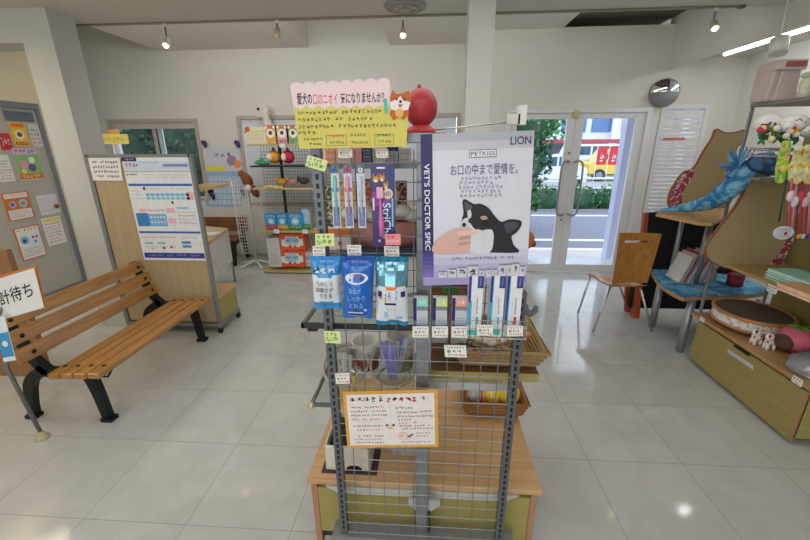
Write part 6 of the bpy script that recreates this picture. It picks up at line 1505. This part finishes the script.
# artificial flowers and plush on the ledge
c = at(776, 130, Y=2.3)
root = thing('flower_bunch', 'bunch of artificial leaves and white flowers on chrome ledge', 'artificial flowers', (c.x, 2.3, lz2))
m = MB(); rnd = random.Random(11)
for k in range(60):
    px = rnd.uniform(759, 796); py = rnd.uniform(125, 142); P0 = at(px, py, Y=2.3+rnd.uniform(-.04, .04)); a_ = rnd.uniform(0, 3.14); m.ell(P0, (.022, .004, .008), M(('#2f6a34', '#4f8a48', '#24502c')[k % 3], .6), 8, 4, rot=Matrix.Rotation(a_, 3, 'Y'))
m.build('leaf', root)
m = MB()
for k in range(9):
    P0 = at(rnd.uniform(760, 797), rnd.uniform(128, 142), Y=2.26); m.ell(P0, .017, M(('#e8e2d4', '#e6d8a8', '#c8384a')[k % 3], .6), 10, 6)
m.build('blossom', root)
for k, (px, py, r_, lab) in enumerate(((768, 123, .07, 'white fluffy plush on the chrome ledge, behind the leaves'), (794, 124, .07, 'white spotted plush on the chrome ledge, near right edge'), (812, 128, .07, 'white plush cut by the right edge on the chrome ledge'))):
    c = at(px, py, Y=2.38 if k < 1 else 2.3); root = thing('white_plush', lab, 'plush toy', (c.x, c.y, c.z-r_), 'white plush toys on the ledge'); PM = M('#efece6', .9, bump=.5) if k == 0 else blotch('#f0ede8', '#9a9aa0', 24, .58, .64)
    m = MB(); m.ell(c, (r_, r_*.8, r_*.7), PM, 14, 10); m.ell(c+Vector((-r_*.7, -.02, -.01)), (r_*.5, r_*.5, r_*.45), PM, 12, 8); m.build('body', root)
    m = MB(); m.ell(c+Vector((-r_*.2, -r_*.6, -r_*.5)), (.016, .012, .016), M('#d8a83c', .6), 8, 6); m.build('flower_badge', root)
# hanging slipper toys
SLG = blotch('#7ac04a', '#e8e04c', 26, .42, .55, .6, '#e88ab0'); SLY = blotch('#e9e6c8', '#e8d83c', 22, .42, .55, .6, '#e0645a')
def slipper(pts, Y, mat, lab):
    P_ = interp_poly([at(px, py, Y=Y) for px, py in pts], 4); cen = sum(P_, Vector())/len(P_)
    root_ = thing('slipper_toy', lab, 'toy', (cen.x, Y, min(q_.z for q_ in P_)), 'slipper toys hanging from the chrome rail')
    m = MB(); m.prism(P_, (0, .018, 0), mat); m.build('sole', root_)
    m = MB(); m.ell(cen+Vector((0, -.006, -.02)), (.025, .012, .03), mat, 12, 8); m.build('strap', root_)
slipper([(785, 142), (791, 143), (790, 156), (788, 168), (785, 180), (779, 183), (777.5, 174), (780, 160)], 2.15, SLG, 'green and yellow slipper toy hanging, leftmost of three')
slipper([(798, 147), (805, 148), (806, 165), (804, 178), (797, 184), (791, 180), (792, 168), (796, 156)], 2.12, SLY, 'cream and yellow slipper toy hanging, middle of three')
slipper([(808, 146), (816, 147), (818, 165), (815, 180), (808, 184), (804, 175), (806, 160)], 2.1, SLY, 'cream slipper toy hanging, cut by right picture edge')
# pink stick toys
for k, (px0, px1) in enumerate(((792, 787), (797, 791), (802, 799), (807, 803), (811, 808))):
    Yk = 2.12+.012*k; a = at(px0, 178, Y=Yk); b_ = at(px1, 236, Y=Yk)
    root = thing('teaser_stick', 'pink feather teaser stick hanging below the slipper toys', 'cat toy', (b_.x, Yk, b_.z), 'pink teaser sticks')
    m = MB(); m.tube([a, b_], .005, M(('#d8506c', '#e88aa0', '#c83a5c')[k % 3], .5), 6); m.build('stick', root)
    m = MB(); mid_ = a.lerp(b_, .3+.1*(k % 2)); m.ell(mid_, (.018, .012, .03), M(('#e9c8d0', '#e2e4ea', '#d8485c')[k % 3], .7), 10, 6); m.build('pompom', root); m = MB(); m.ell(b_, (.01, .01, .016), M(('#c8ccd4', '#3c3f8c', '#d8a83c')[k % 3], .6), 8, 5); m.build('bell', root)
m = MB(); a = at(786, 181, Y=2.16); b_ = at(779, 222, Y=2.16); m.tube([a, b_], .004, M('#2c4a34', .5), 6); tag(m.build('dark_stick'), 'dark green stick left of the pink teaser sticks', 'stick')
c = at(784, 233, Y=2.11)
m = MB(); m.ring([(c+Vector((0, 0, 0)), .05), (c+Vector((0, .008, 0)), .05)], M('#cdd3de', .6), 24, smooth=False); m.v = [Vector((v.x, v.y, c.z+(v.z-c.z)*.72)) for v in m.v]
pn = Panel(c+Vector((-.04, -.001, .03)), c+Vector((.04, -.001, .03)), c+Vector((-.04, -.001, -.03)), PAPER, mb=m, base=False); pn.disc(.6, .55, .12, RED, 2); pn.scrib(.1, .1, .9, .35, M('#8fa8d0', .6), 2); pn.scrib(.1, .65, .9, .9, M('#9fc0a0', .6), 2)
tag(m.build('round_tag'), 'oval pale tag hanging before the tatami cat board', 'tag')

# pink storage cases on top shelf
PK = M('#d4c2be', .55, var=.02)
cl = at(764, 101, Y=2.66); 
root = thing('pink_storage_case', 'pale pink plastic case standing on the top shelf', 'storage case', (cl.x+.15, 2.6, TZ))
def ptc(px, py, Y): return at(px, py, Y=Y)
cx0 = cl.x; cx1 = at(797, 97, Y=2.66).x; zt0 = at(762, 62, Y=2.66).z
m = MB(); m.prism([(cx0, 2.66, TZ), (cx1, 2.66, TZ), (cx1+.0, 2.68, zt0), (cx0+.02, 2.68, zt0)], (0, .13, 0), PK); m.build('case_body', root, .012)
m = MB()
for k, xk in enumerate((.0, .045)): m.prism([(cx0-.006+xk, 2.645, TZ), (cx0+.014+xk, 2.645, TZ), (cx0+.026+xk, 2.65, zt0-.05), (cx0+.008+xk, 2.65, zt0-.05)], (0, .02, 0), PK)
m.build('side_rib', root, .006)
m = MB(); m.prism([(cx0+.01, 2.65, zt0-.045), (cx1+.005, 2.65, zt0-.045), (cx1+.005, 2.65, zt0+.012), (cx0+.03, 2.65, zt0+.012)], (0, .15, 0), PK); o = m.build('lid', root, .008)
m = MB()
for k in range(3): xk = cx0+(cx1-cx0)*(.45+.2*k); m.box((xk-.02, 2.646, zt0-.03), (xk+.02, 2.66, zt0-.0), M('#b0685c', .6))
m.build('handle_slot', o)
c = at(806, 85, Y=2.5); m = MB(); m.ell(c, (.03, .03, .05), M('#cfd4b8', .7), 10, 8); m.ell(c+Vector((0, 0, .05)), (.04, .03, .02), M('#b8c49a', .7), 8, 5); m.ring([(Vector((c.x, 2.5, TZ)), .035), (c, .02)], M('#d6d2c0', .6), 10)
tag(m.build('cream_ornament'), 'small cream green ornament right of the pink case', 'ornament')
m = MB(); a = at(786, 100, X=2.5); 
for (x0, x1) in ((2.40, 2.42),): m.box((2.44, 2.3, 1.45), (2.46, 2.34, TZ-.02), M('#8f9296', .4, .4))
tag(m.build('shelf_post'), 'grey slotted shelf post behind the white plush toys', 'post')
